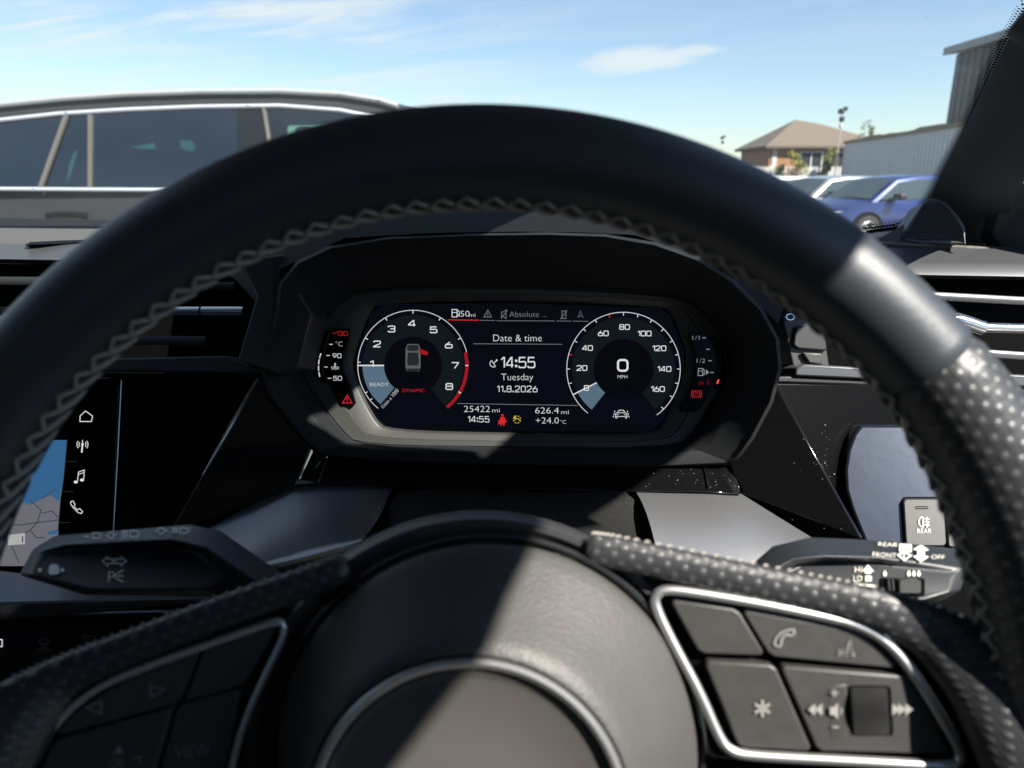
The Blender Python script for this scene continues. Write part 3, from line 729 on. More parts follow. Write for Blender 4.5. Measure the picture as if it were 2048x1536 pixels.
build(MB().prism([P(2012, 380, .69), P(2140, 330, .66), P(2300, 500, .66), P(2010, 496, .735), P(1985, 470, .735)], [P(2012, 380, .69) + FW * .02, P(2140, 330, .66) + FW * .02, P(2300, 500, .66) + FW * .02, P(2010, 496, .735) + FW * .02, P(1985, 470, .735) + FW * .02]), 'door_corner_trim', M_PILLAR, cabin, smooth=False)
ct = [P(1725, 470, .815), P(1790, 461, .80), P(1826, 448, .775), P(1850, 420, .75), P(1862, 486, .728), P(1740, 489, .728)]; build(MB().prism(ct, [p + FW * .03 for p in ct]), 'corner_trim', M_DARK, cabin, bevel=.002)
# black dotted border printed on the glass beside the pillar
def border():
    mb = MB(); run = E[1:]; L = []
    for a, b in zip(run, run[1:]):
        n = max(1, int((b - a).length / .0032))
        for k in range(n): L.append((a.lerp(b, k / n), (b - a).normalized()))
    for i, (p, t) in enumerate(L):
        view = (p - CAM).normalized(); inw = t.cross(view).normalized()
        if inw.x > 0: inw = -inw
        for r_, off in ((.0015, .0008), (.0011, .0030), (.0007, .0048)):
            lo = max(0, min(1, (1.115 - p.z) / .05)); rr_ = r_ * (1 + .7 * lo) * min(1, (p - CAM).length / .75); off *= 1 + .9 * lo
            c = p + inw * off + t * (.0016 if r_ == .0011 else 0) - view * .002
            b = len(mb.v)
            for k in range(8): mb.vert(c + inw * (rr_ * cos(k * pi / 4)) + t * (rr_ * sin(k * pi / 4)))
            mb.face(*range(b, b + 8))
    return mb
o = build(border(), 'dotted_glass_border', M_DEEP, cabin, smooth=False)
M_GRILLE = mat('grille_plastic', (0.085, 0.09, 0.095), 0.5)
# tweeter grille at the foot of the pillar
tw = [(1796, 480), (1812, 462), (1848, 408), (1858, 400), (1872, 400), (1893, 410), (1912, 432), (1926, 455), (1930, 486), (1860, 484)]
td = plane_d((1800, 480, .735), (1930, 485, .700), (1860, 400, .715))
tf = [P(u, v, td(u, v)) for u, v in tw]
twp = build(MB().prism(tf, [p + FW * .03 for p in tf]), 'tweeter_grille', M_GRILLE, cabin, bevel=.002)
build(MB().tube(tf, .0016, 6, closed=True), 'grille_rim', M_GRILLE, twp)
a = Art(td, .0006)
def inside(pt, poly):
    x, y = pt; c = False
    for i in range(len(poly)):
        (x1, y1), (x2, y2) = poly[i - 1], poly[i]
        if (y1 > y) != (y2 > y) and x < (x2 - x1) * (y - y1) / (y2 - y1) + x1: c = not c
    return c
for j in range(24):
    for i in range(36):
        p = (1790 + i * 5.2 + (2.6 if j % 2 else 0), 399 + j * 4.4)
        if all(inside((p[0] + dx, p[1] + dy), tw) for dx, dy in ((4, 0), (-4, 0), (0, 4), (0, -4))): a.disc(p[0], p[1], 1.75, 8)
a.build('grille_holes', M_DEEP, twp)
# side rail of the roof curving down into the pillar
rc = catmull([Vector((.275, -1.7, 1.40)), Vector((.275, -.9, 1.40)), Vector((.278, -.12, 1.40)), Vector((.294, .0, 1.397)), Vector((.303, .05, 1.386)), Op[0]], 6)
for fx in (lambda p: p, mirx):
    rows = [[fx(p), fx(p + Vector((-.035, 0, .004))), fx(Vector((.25, min(p.y, .16), 1.412))), fx(p + Vector((.03, 0, .05))), fx(p + Vector((.02, 0, .004)))] for p in rc]
    build(MB().grid(rows, closed_u=True), 'roof_rail', M_PILLAR, cabin)
# side and rear glass
M_SIDEGLASS = glass('cabin_side_glass', (.72, .78, .76), .6); M_PRIVACY = glass('cabin_privacy_glass', (.55, .58, .57), .6)
for px, nm, m_ in (([(-1.24, .75, .98), (-1.24, -.35, .98), (-1.06, -.35, 1.40), (-1.06, .15, 1.40)], 'front_side_glass', M_SIDEGLASS), ([(-1.24, -.40, .98), (-1.24, -1.7, .98), (-1.06, -1.7, 1.40), (-1.06, -.40, 1.40)], 'rear_side_glass', M_PRIVACY),
                   ([(.50, -.42, .98), (.50, -1.7, .98), (.325, -1.7, 1.40), (.325, -.42, 1.40)], 'rear_side_glass', M_PRIVACY), ([(-1.24, -1.76, 1.05), (.50, -1.76, 1.05), (.322, -1.70, 1.44), (-1.06, -1.70, 1.44)], 'rear_glass', M_PRIVACY)):
    f_ = [Vector(p) for p in px]; n_ = (f_[1] - f_[0]).cross(f_[3] - f_[0]).normalized() * .004
    build(MB().prism(f_, [p + n_ for p in f_]), nm, m_, cabin, smooth=False)
# roof, header, rear bulkhead, passenger side, floor, B-pillars: the shell that shades the cabin
rows = []
for s_ in range(9):
    q = s_ / 8; x = mirx(E[0]).x * (1 - q) + E[0].x * q; bow = 4 * q * (1 - q); yf = .165 + .055 * bow; zf = 1.400 + .006 * bow; xb = x - .06 * (2 * q - 1)
    rows.append([Vector((x, yf, zf)), Vector((xb, yf - .10, zf + .02)), Vector((xb, -.6, zf + .04)), Vector((xb, -1.7, zf)), Vector((xb, -1.7, zf + .05)), Vector((xb, -.6, zf + .06)), Vector((xb, yf - .10, zf + .05)), Vector((x, yf + .004, zf + .008))])
cf = [Vector(q_) for q_ in ((.24, .02, 1.404), (.24, .184, 1.404), (.322, .172, 1.402), (.350, .125, 1.364), (.325, .07, 1.385), (.300, .02, 1.396))]; build(MB().prism(cf, [p + Vector((.006, 0, .012)) for p in cf]), 'unseen_roof_filler', M_PILLAR, cabin)  # unseen filler added to stop stray sun reaching the column gaiter
vf = [Vector((x_, y_, z_)) for x_, y_, z_ in ((-.28, .10, 1.392), (.128, .10, 1.392), (.128, .462, 1.246), (-.28, .462, 1.246))]; build(MB().prism(vf, [p - Vector((0, .004, .010)) for p in vf]), 'sun_blocker', M_ROOF, cabin, bevel=.003)  # unseen slab added to keep the sun off hood and bezel
mb = MB().grid(rows, closed_u=True); mb.f.append(tuple(range(8))); mb.f.append(tuple(range(64, 72))[::-1])
build(mb, 'roof_lining', M_ROOF, cabin, angle=50)
sh = MB()
sh.box((-1.30, -1.75, .2), (.55, 1.2, .25))                       # floor
sh.box((-1.30, -1.80, .2), (.55, -1.75, 1.05))                    # rear wall
sh.box((-1.30, -1.75, .25), (-1.24, 1.1, .98))                    # passenger doors
sh.box((.48, -1.75, .25), (.55, -.30, .98))                       # rear door on the driver's side
build(sh, 'cabin_floor', M_CARPET, cabin, smooth=False)
bp = MB()
for sx in (1, -1):
    f_ = lambda p: p if sx > 0 else mirx(p)
    bp.prism([f_(Vector(p)) for p in ((.27, -.42, 1.40), (.27, -.32, 1.40), (.50, -.30, .9), (.50, -.42, .9))], [f_(Vector(p)) for p in ((.31, -.42, 1.40), (.31, -.32, 1.40), (.56, -.30, .9), (.56, -.42, .9))])
    bp.prism([f_(Vector(p)) for p in ((.25, -1.75, 1.42), (.26, -1.35, 1.42), (.50, -1.1, .9), (.50, -1.75, .9))], [f_(Vector(p)) for p in ((.31, -1.75, 1.42), (.31, -1.35, 1.42), (.56, -1.1, .9), (.56, -1.75, .9))])
build(bp, 'door_pillar', M_PILLAR, cabin, smooth=False)
seat = MB()
for x in (-.02, -.74): seat.box((x - .25, -.55, .45), (x + .25, -.38, 1.05)); seat.box((x - .13, -.54, 1.08), (x + .13, -.44, 1.26)); seat.box((x - .25, -.5, .35), (x + .25, .02, .52))
seat.box((-1.1, -1.5, .3), (.36, -1.3, 1.02))
build(seat, 'seat_row', M_CARPET, cabin, bevel=.03)

# ================================================================== DASHBOARD
dash = thing('dashboard', 'black grained dashboard with satin rail and silver trim panels behind the wheel', 'dashboard', P(1024, 900, .58))
us = [-1050, -600, -200, 0, 120, 220, 400, 700, 1024, 1350, 1600, 1720, 1780, 1850, 1950, 2048, 2200, 2450]
def lr(u, a, b): return a + (b - a) * u / 2048
rows = [[P(u, lr(u, 436, 474), 1.04) for u in us], [P(u, lr(u, 441, 470), 1.00) for u in us], [P(u, lr(u, 455, 474), .90) for u in us]]
build(MB().grid(rows), 'scuttle_strip', M_DEEP, dash)
rows = [[P(u, lr(u, 456, 473), .90) for u in us], [P(u, lr(u, 461, 478), .86) for u in us], [P(u, lr(u, 470, 483), .80) for u in us], [P(u, lr(u, 486, 496), .722) for u in us], [P(u, lr(u, 490, 499), .718) for u in us]]
build(MB().grid(rows), 'top_pad', M_GRAIN, dash)
build(MB().slab([(48, 490), (60, 484), (120, 481), (190, 479), (250, 478), (250, 484), (150, 486), (80, 489)], plane_d((0, 486, .72), (0, 455, .90), (200, 470, .80)), .004), 'demister_slot', M_DEEP, dash, bevel=.0005)
dd = [((487, 496), .720), ((489, 498), .716), ((511, 526), .694), ((514, 530), .690), ((518, 553), .684), ((523, 558), .690), ((527, 560), .73)]
rows = [[P(u, lr(u, *v), d) for u in us] for v, d in dd]
build(MB().grid(rows), 'satin_rail', M_RAIL, dash, angle=60)
build(MB().tube([P(1690, 484, .722), P(1760, 487, .722), P(1850, 491, .721), P(1945, 496, .72), P(2030, 502, .72), P(2160, 510, .72)], .0022, 8), 'seam_piping', M_GRAIN, dash)
# front faces below the rail
build(MB().slab([(-1050, 515), (2450, 556), (2450, 800), (-1050, 775)], const(.735), .02), 'front_panel', M_DEEP, dash, smooth=False)
build(MB().slab([(-1050, 735), (2450, 766), (2450, 2300), (-1050, 2300)], plane_d((0, 740, .60), (2000, 740, .60), (1000, 1500, .56)), .02), 'lower_panel', M_DEEP, dash, smooth=False)
# binnacle: nested loops from the cluster opening out to the hood edge
L2 = [(735, 582), (1035, 577), (1350, 592), (1400, 618), (1452, 690), (1454, 745), (1390, 862), (1350, 895), (1035, 893), (718, 889), (686, 862), (606, 757), (606, 712), (676, 606)]
L3 = [(700, 486), (1035, 472), (1262, 480), (1425, 540), (1542, 650), (1552, 765), (1478, 905), (1440, 926), (1035, 926), (656, 912), (612, 872), (520, 752), (560, 650), (572, 545)]
def loop(L, d): return [P(u, v, d[i] if isinstance(d, list) else d) for i, (u, v) in enumerate(L)]
def mixl(A, B, t): return [(a[0] + (b[0] - a[0]) * t, a[1] + (b[1] - a[1]) * t) for a, b in zip(A, B)]
D3 = [.455, .445, .448, .456, .460, .470, .486, .495, .495, .495, .49, .485, .475, .465]
L3o = [(690, 476), (1035, 463), (1270, 470), (1440, 528), (1556, 648), (1566, 768), (1490, 912), (1446, 934), (1035, 934), (650, 920), (600, 880), (508, 754), (548, 650), (560, 538)]
D3o = [d + .004 for d in D3]
dm = [.522 * .75 + .25 * d for d in D3]
rows = [loop(mixl(L2, L3, -.03), .545), loop(L2, .5245), loop(mixl(L2, L3, .08), .524), loop(mixl(L2, L3, .12), .513), loop(mixl(L2, L3, .45), [.505 + (d - .505) * .4 for d in D3]), loop(L3, D3), loop(mixl(L3, L3o, .5), [d - .003 for d in D3]), loop(L3o, D3o)]
build(MB().grid([smooth_loop(r, 1) for r in rows], closed_u=True), 'binnacle', M_BOWL, dash, angle=28)
# hood over the cluster, rolling back to the top pad (mostly hidden by the wheel rim)
hu = [0, 1, 2, 3, 4]; front = [P(*L3o[12], D3o[12]), P(*L3o[13], D3o[13]), P(*L3o[0], D3o[0]), P(860, 466, .452), P(*L3o[1], D3o[1]), P(1170, 465, .452), P(*L3o[2], D3o[2]), P(*L3o[3], D3o[3]), P(*L3o[4], D3o[4])]
bk = [P(380, 520, .70), P(420, 470, .70), P(560, 405, .70), P(800, 392, .70), P(1035, 390, .70), P(1240, 394, .70), P(1420, 410, .70), P(1560, 470, .70), P(1620, 540, .70)]
end = [p + Vector((0, .12, -.05)) for p in bk]
rows = [front]
for t in (.05, .15, .35, .6, .85, 1): rows.append([a.lerp(b, t) + Vector((0, 0, .014 * sin(pi * min(1, t * 1.1)))) for a, b in zip(front, bk)])
rows.append(end); build(MB().grid(rows), 'hood', M_HOOD, dash, angle=60)
# gloss black strip and corner facets under the cluster
gd = plane_d((655, 920, .498), (1440, 930, .498), (1000, 972, .483))
build(MB().slab([(612, 905), (655, 917), (1035, 931), (1442, 930), (1470, 930), (1484, 990), (1410, 985), (1268, 984), (1000, 978), (640, 968), (585, 972)], gd, .012), 'gloss_strip', M_PIANO, dash, bevel=.0012)
for a_, b_ in (((656, 914), (637, 966)), ((1406, 927), (1417, 978))): build(MB().tube([P(*a_, gd(*a_) - .001), P(*b_, gd(*b_) - .001)], .0007, 6), 'strip_joint', M_CHROME, dash)
def facet(apex, bl, br, br2, name):
    f_ = [P(*q) for q in (apex, br, br2, bl)]; n_ = (f_[1] - f_[0]).cross(f_[3] - f_[0]).normalized()
    if n_.dot(FW) < 0: n_ = -n_
    return build(MB().prism(f_, [p + n_ * .012 for p in f_]), name, M_PIANO, dash, bevel=.0014)
facet((518, 752, .492), (338, 1068, .450), (652, 914, .497), (612, 968, .487), 'gloss_facet')
facet((1552, 768, .486), (1726, 1080, .455), (1452, 918, .496), (1486, 990, .484), 'gloss_facet')
build(MB().tube([P(516, 754, .490), P(462, 848, .477), P(404, 950, .463)], [.0005, .0013, .0004], 6), 'facet_glint', M_CHROME, dash)  # tubes added as sky glints on the gloss facet edges
build(MB().tube([P(606, 905, .494), P(622, 900, .492), P(598, 958, .486)], [.0004, .0018, .0008], 6), 'facet_glint', M_CHROME, dash)
build(MB().slab([(249, 754), (516, 752), (516, 760), (345, 1150), (238, 1150)], plane_d((250, 755, .522), (515, 755, .522), (300, 1060, .505)), .01), 'centre_panel', M_GLASSBLK, dash, bevel=.001)
SURR = plane_d((1552, 768, .500), (1750, 770, .528), (1720, 1080, .498))
build(MB().slab([(1552, 766), (1800, 772), (1800, 860), (1728, 858), (1692, 930), (1700, 1010), (1740, 1120), (1730, 1120)], SURR, .01), 'switch_surround', M_SURR, dash, bevel=.001)
# silver wings either side of the column
def wing(top, bot, name, bulge):
    rows = []
    for k in range(9):
        t = k / 8; rows.append([P(*a).lerp(P(*b), t) + UP * (bulge * sin(pi * t)) - FW * (bulge * .6 * sin(pi * t)) for a, b in zip(top, bot)])
    lip = [p - UP * .006 + FW * .004 for p in rows[-1]]; rows.append([p - FW * .0003 - UP * .0008 for p in rows[-1]]); rows.append(lip); rows.append([p + FW * .05 for p in lip])
    return build(MB().grid(rows), name, M_SILVER, dash, angle=60)
wing([(418, 1056, .462), (500, 1012, .476), (590, 966, .490), (640, 960, .492), (715, 961, .492), (788, 962, .492)],
     [(536, 1128, .428), (570, 1122, .427), (612, 1112, .426), (650, 1102, .425), (690, 1091, .424), (724, 1080, .424)], 'silver_wing', -.005)
wing([(1267, 976, .492), (1340, 977, .492), (1420, 980, .490), (1480, 986, .486), (1560, 1036, .470), (1640, 1085, .456)],
     [(1318, 1120, .418), (1380, 1135, .418), (1440, 1150, .416), (1500, 1165, .416), (1570, 1180, .416), (1640, 1190, .418)], 'silver_wing', .006)
build(MB().tube([P(788, 963, .490), P(768, 995, .476), P(745, 1040, .448), P(726, 1080, .421)], .0006, 6), 'wing_edge', M_CHROME, dash)
build(MB().slab([(536, 1131), (612, 1115), (724, 1084), (742, 1130), (640, 1200), (520, 1200)], const(.432), .03), 'wing_underside', M_DARK, dash, bevel=.002)
# lower silver strip beneath the left stalk
rows = [[P(-260, 1130, .47), P(0, 1142, .47), P(200, 1165, .465), P(420, 1190, .46)], [P(-260, 1205, .437), P(0, 1204, .437), P(200, 1199, .440), P(420, 1194, .45)], [P(-260, 1212, .437), P(0, 1210, .437), P(200, 1203, .440), P(420, 1197, .45)], [P(-260, 1250, .47), P(0, 1240, .47), P(200, 1225, .47), P(420, 1200, .46)]]
build(MB().grid(rows), 'silver_strip', M_SILVER, dash)
# dust on the sunlit gloss trim
rg = random.Random(12); dm_ = MB()
sd = SURR; fd = plane_d((1552, 768, .486), (1726, 1080, .455), (1452, 918, .496))
for k in range(150):
    if k < 55: u, v = rg.uniform(1610, 1715), rg.uniform(845, 1010); d = sd(u, v) - .0008
    elif k < 100: u, v = rg.uniform(1270, 1480), rg.uniform(935, 975); d = gd(u, v) - .0008
    else:
        u, v = rg.uniform(1480, 1700), rg.uniform(850, 1060); d = fd(u, v) - .0012
        if v < 768 + abs(u - 1552) * 1.5: continue
    s_ = rg.uniform(.00005, .00017) * (1 if rg.random() < .9 else 2); c = P(u, v, d); b = len(dm_.v); r0 = rg.uniform(0, 3)
    for q in range(6): dm_.vert(c + RT * s_ * cos(r0 + q * pi / 3) * rg.uniform(.7, 1.3) + UP * s_ * sin(r0 + q * pi / 3))
    dm_.face(*range(b, b + 6))
tag(build(dm_, 'dust_specks', M_DUST, dash, smooth=False), kind='stuff')

# steering column cover
col_ = thing('steering_column', 'grained black steering column cover between the silver wings', 'column cover', P(1020, 1100, .42))
top = [(780, 1004, .476), (800, 985, .478), (880, 978, .486), (1020, 976, .49), (1160, 979, .486), (1250, 984, .478), (1274, 1004, .476)]
bot = [(745, 1150, .40), (790, 1110, .375), (880, 1085, .350), (1020, 1075, .34), (1160, 1085, .345), (1270, 1110, .375), (1306, 1150, .40)]
rows = []
for k in range(9):
    t = k / 8; rows.append([P(*a).lerp(P(*b), t) - UP * (.012 * sin(pi * t)) for a, b in zip(top, bot)])
rows.append([p - UP * .08 + FW * .02 for p in rows[-1]])
build(MB().grid(rows), 'gaiter', M_SHROUD, col_, angle=60)
cx = P(1000, 1480, .335); rows = []
for dd_, r in ((.0, .060), (.004, .066), (.03, .070), (.10, .072)):
    rows.append([cx + FW * dd_ + RT * r * cos(k * pi / 16) + UP * r * .9 * sin(k * pi / 16) for k in range(32)])
build(MB().grid(rows, closed_u=True), 'column_shroud', M_STALK, col_)

# ================================================================== AIR VENTS
def vent(name_label, slats, bars, surround, loc, extra=None):
    t = thing('air_vent', name_label, 'air vent', loc, 'dashboard air vents')
    for px, d, r, m in slats: build(MB().tube([P(u, v, d) for u, v in px], r, 10, flat=.55, up=FW), 'slat', m, t)
    for px, d, r, m in bars: build(MB().tube([P(u, v, d) for u, v in px], r, 14), 'handle_bar', m, t)
    for px, df, th, m in surround: build(MB().slab(px, df, th), 'frame', m, t, bevel=.0015)
    return t
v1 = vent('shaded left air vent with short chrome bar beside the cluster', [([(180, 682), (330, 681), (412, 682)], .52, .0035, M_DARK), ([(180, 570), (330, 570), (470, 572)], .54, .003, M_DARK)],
    [([(330, 622), (400, 622)], .50, .0029, M_CHROME), ([(404, 622), (482, 622), (487, 622)], .50, .0030, M_CHROME)],
    [([(478, 520), (566, 508), (574, 545), (626, 629), (597, 737), (560, 752), (530, 740), (474, 722), (513, 591), (485, 537)], const(.478), .04, M_DARK),
     ([(180, 718), (455, 712), (476, 724), (532, 740), (532, 747), (300, 742), (180, 742)], const(.497), .05, M_DARK)], P(400, 640, .55))
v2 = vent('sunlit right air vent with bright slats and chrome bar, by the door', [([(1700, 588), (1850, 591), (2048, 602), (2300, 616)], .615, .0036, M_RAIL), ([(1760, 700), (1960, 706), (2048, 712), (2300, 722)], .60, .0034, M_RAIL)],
    [([(1850, 638), (1915, 640), (1936, 646), (1958, 654), (1966, 656)], .585, .0058, M_CHROME), ([(1962, 655), (2048, 657), (2300, 664)], .588, .0040, M_CHROME)],
    [([(1592, 736), (1610, 728), (1700, 733), (1900, 742), (2300, 762), (2300, 790), (2048, 774), (1700, 757), (1590, 752)], const(.545), .05, M_RAIL),
     ([(1533, 753), (1590, 752), (1700, 757), (2048, 775), (2300, 791), (2300, 800), (1700, 770), (1540, 765)], const(.548), .05, M_DARK),
     ([(1562, 628), (1640, 606), (1660, 735), (1612, 728), (1588, 744)], const(.57), .03, M_BEZEL), ([(1592, 652), (1650, 650), (1655, 702), (1596, 698), (1586, 690)], const(.566), .004, M_DARK),
     ([(1604, 704), (1645, 706), (1646, 730), (1618, 727)], const(.566), .004, M_BEZEL)], P(1900, 650, .6))
build(MB().tube([P(1580 + 8 * cos(k * pi / 8), 634 + 6 * sin(k * pi / 8), .568) for k in range(16)], .0007, 6, closed=True), 'eyelet', M_CHROME, v2)
v3 = vent('dark central air vent at the left edge of the picture', [([(-300, 560), (100, 562)], .60, .0035, M_DARK), ([(-300, 620), (100, 622)], .60, .0035, M_DARK), ([(-300, 680), (60, 680)], .60, .0035, M_DARK)],
    [([(-250, 640), (30, 640)], .58, .003, M_CHROME)], [([(-300, 720), (180, 722), (180, 742), (-300, 742)], const(.55), .04, M_DARK)], P(-60, 640, .6))

# ================================================================== TOUCHSCREEN
ts_d = plane_d((0, 760, .512), (240, 760, .517), (100, 1100, .494))
ts = thing('touchscreen', 'large black touchscreen with white menu icons and a blue map edge', 'screen', P(60, 1100, .5))
build(MB().slab([(-420, 748), (240, 756), (238, 772), (224, 1145), (214, 1152), (-420, 1152)], ts_d, .008), 'screen_glass', M_GLASSBLK, ts, bevel=.0012)
build(MB().tube([P(u, v, ts_d(u, v) - .0003) for u, v in ((243, 760), (236, 900), (227, 1060), (222, 1145))], .00035, 6), 'screen_edge', M_RING, ts)
E_W = emis('screen_white', (.9, .92, .95), .85); E_MAPB = emis('map_water_blue', srgb(60, 112, 160), .75); E_MAPG = emis('map_land_grey', srgb(122, 122, 132), .75)
E_MAPR = emis('map_road_dark', srgb(78, 80, 90), .75); E_LINE = emis('screen_faint_line', srgb(40, 48, 56), 1)
ma = Art(ts_d, .0004); ma.poly([(-400, 880), (134, 880), (128, 950), (121, 1000), (118, 1030), (114, 1132), (-400, 1132)]); ma.build('map_land', E_MAPG, ts)
mw = Art(ts_d, .0006); mw.poly([(-400, 880), (134, 880), (126, 965), (118, 1002), (100, 990), (60, 1010), (30, 1000), (-400, 1010)]); mw.poly([(96, 1064), (116, 1058), (115, 1068), (97, 1070)]); mw.build('map_water', E_MAPB, ts)
mr = Art(ts_d, .0008)
for l in ([(-40, 1050), (40, 1050), (75, 1045), (118, 1040)], [(75, 1045), (82, 1020), (60, 1000)], [(-60, 1090), (20, 1085), (60, 1060), (75, 1045)], [(60, 1060), (72, 1075), (90, 1076)], [(20, 1085), (38, 1125)], [(118, 1036), (104, 1022), (84, 1026)], [(86, 996), (112, 978)]): mr.line(l, 2.4)
mr.build('map_roads', E_MAPR, ts)
ic = Art(ts_d, .0006)
ic.line([(160, 842), (160, 832), (171, 822), (185, 832), (183, 843), (159, 843)], 1.6)                       # home
ic.disc(165, 889, 2.6).line([(165, 880), (165, 889)], 1.6).line([(164.4, 892), (163.6, 905)], 3)            # radio mast
for r in (7, 11):
    ic.arc(165, 889, r, -40, 40, 1.4).arc(165, 889, r, 140, 220, 1.4)
ic.line([(155, 962), (157, 944), (168.5, 940), (167.5, 958)], 1.5).line([(156.5, 949), (168, 945)], 1.3).disc(151.5, 964, 4, ry=2.8).disc(164, 960, 4, ry=2.8)   # notes
ic.line([(142, 1003), (146, 1002), (150, 1009), (148, 1013), (155, 1020), (159, 1017), (165, 1023), (163, 1027), (156, 1025), (146, 1015), (141, 1007)], 1.5, True)    # handset
ic.build('menu_icons', E_W, ts)
ln = Art(ts_d, .0006)
ln.line([(134, 880), (128, 950), (121, 1000), (116, 1062)], 1)
for y, x in ((923, 129), (983, 123), (1045, 118)): ln.line([(x, y), (x + 24, y)], 1)
ln.build('menu_divider', E_LINE, ts)
si = Art(ts_d, .001); si.poly([(16, 1070), (50, 1066), (50, 1088), (16, 1091)]); si.build('map_sign', emis('map_sign_pale', srgb(190, 190, 192), .8), ts)
si = Art(ts_d, .0014); si.line([(45, 1072), (45, 1085)], 2.2); si.build('map_sign_mark', E_LINE, ts)

# ================================================================== CLIMATE PANEL
cd = plane_d((0, 1240, .475), (300, 1240, .475), (100, 1400, .445))
cl_ = thing('climate_panel', 'gloss black climate panel with faint heater symbols', 'control panel', P(100, 1400, .46))
build(MB().slab([(-300, 1236), (470, 1215), (470, 1420), (-300, 1420)], cd, .02), 'panel_face', M_PIANO, cl_, bevel=.002)
ca = Art(cd, .0008)
ca.line([(77, 1283), (88, 1276), (101, 1284), (95, 1289), (83, 1289)], 1.2, True)
for x in (84, 89, 94): ca.line([(x, 1300), (x - 1.5, 1295), (x + 1.5, 1291), (x, 1284)], 1.1)
ca.text('MAX', 89, 1298 + 2, 8, 26)
ca.line([(168, 1272), (190, 1272), (190, 1286), (168, 1286)], 1.2, True)
for x in (174, 179, 184): ca.line([(x, 1292), (x - 1.5, 1287), (x + 1.5, 1283), (x, 1276)], 1.1)
ca.build('heater_symbol', M_PRINTDIM, cl_)
ca = Art(cd, .0008); ca.line([(-14, 1279), (4, 1279), (4, 1293), (-14, 1293)], 1.8, True); ca.build('lit_symbol', E_W, cl_)

# ================================================================== LIGHT SWITCH PANEL
ld = plane_d((1700, 900, .500), (1900, 900, .492), (1800, 1080, .478))
lp_ = thing('light_switch_panel', 'gloss black light switch panel, sky reflection put into its colour, with grey REAR fog button', 'switch panel', P(1850, 1100, .48))
build(MB().slab([(1722, 850), (1708, 868), (1696, 900), (1690, 940), (1692, 980), (1704, 1020), (1730, 1085), (1742, 1110), (2150, 1110), (2150, 850)], ld, .012), 'panel_face', M_SKYGLOSS, lp_, bevel=.002, seg=3)
def rrect(x0, y0, x1, y1, r, n=4, skew=0):
    pts = []
    for cx_, cy_, a0 in ((x1 - r, y0 + r, -90), (x1 - r, y1 - r, 0), (x0 + r, y1 - r, 90), (x0 + r, y0 + r, 180)):
        for k in range(n + 1): t = radians(a0 + 90 * k / n); x, y = cx_ + r * cos(t), cy_ + r * sin(t); pts.append((x + (y - y0) * skew, y))
    return pts
build(MB().slab([(u, v) for u, v in rrect(1803, 994, 2100, 1097, 9, skew=.06)], lambda u, v: ld(u, v) - .0006, .004), 'switch_recess', M_DEEP, lp_, bevel=.0005)
bt = build(MB().slab(rrect(1807, 998, 1888, 1092, 8, skew=.06), lambda u, v: ld(u, v) - .003, .008), 'fog_button', M_BUTTON, lp_, bevel=.0007)
build(MB().slab(rrect(1891.5, 998, 1990, 1094, 5, skew=.06), lambda u, v: ld(u, v) - .003, .008), 'blank_button', M_BUTTON, lp_, bevel=.0007)
ba = Art(lambda u, v: ld(u, v) - .003, .0006)
ba.text('REAR', 1848.5, 1062, 9, 28)
ba.arc(1846, 1044, 8.5, 90, 270, 1.8, ry=10).line([(1846, 1034), (1846, 1054)], 1.8)
for y in (1038, 1044, 1050): ba.line([(1848.5, y), (1852, y - 1.2), (1855, y + 1), (1859, y)], 1.7)
ba.line([(1854, 1034), (1853, 1040), (1855, 1047), (1854, 1055)], 1.6)
ba.build('fog_symbol', M_PRINT, bt)
ba = Art(lambda u, v: ld(u, v) - .003, .0005); ba.line(rrect(1832, 1013, 1856, 1017, .8), 1, True); ba.build('indicator_slot', M_DEEP, bt)

# ================================================================== STALKS
def stalk(name, label, front, mid, sil, df, dm2, ds, root, loc):
    t = thing(name, label, 'stalk', loc)
    rows = [[P(u, v, df(u, v)) for u, v in front], [P(u, v, dm2) for u, v in mid], [P(u, v, ds) for u, v in sil], [P(u, v, ds + .012) for u, v in root]]
    mb = MB().grid(rows, closed_u=True); n = len(front); mb.f.append(tuple(range(n)))
    mb.f.append(tuple(range(3 * n, 4 * n))[::-1])
    body = build(mb, 'stalk_body', M_STALK, t, bevel=.0018, seg=3, angle=60); return t, body
lf = plane_d((60, 1140, .290), (440, 1140, .298), (250, 1190, .284))
fr = [(62, 1150), (100, 1106), (140, 1099), (330, 1090), (395, 1106), (452, 1150), (400, 1180), (180, 1182)]
mdl = [(44, 1152), (84, 1101), (130, 1090), (340, 1080), (412, 1098), (560, 1196), (430, 1192), (170, 1190)]
sl = [(38, 1150), (66, 1098), (112, 1070), (380, 1048), (440, 1060), (600, 1170), (560, 1196), (180, 1188)]
st_l, sb = stalk('indicator_stalk', 'black indicator stalk with light symbols, left behind the wheel', fr, mdl, sl, lf, .296, .312, [(60, 1145), (80, 1110), (120, 1085), (380, 1062), (436, 1072), (590, 1172), (560, 1190), (190, 1180)], P(600, 1180, .32))
la = Art(lambda u, v: lf(u, v), .0009)
la.poly([(98, 1133), (104, 1128), (113, 1128), (118, 1133), (119, 1146), (114, 1149), (102, 1149), (97, 1146)]) ; la.disc(80, 1140, 4).disc(124.5, 1140, 4)
for s_, x in ((1, 205), (-1, 252)): la.line([(x, 1122), (x + s_ * 10, 1113), (x + s_ * 10, 1118), (x + s_ * 21, 1118), (x + s_ * 21, 1127), (x + s_ * 10, 1127), (x + s_ * 10, 1132)], 2.4, True)
la.text('P', 223, 1154, 22, 13, bold=1)
for y0, y1 in ((1147, 1140), (1152, 1152), (1157, 1164)): la.line([(233, y0), (247, y1)], 2.4)
la.arc(233, 1152, 4, 100, 260, 2.4)
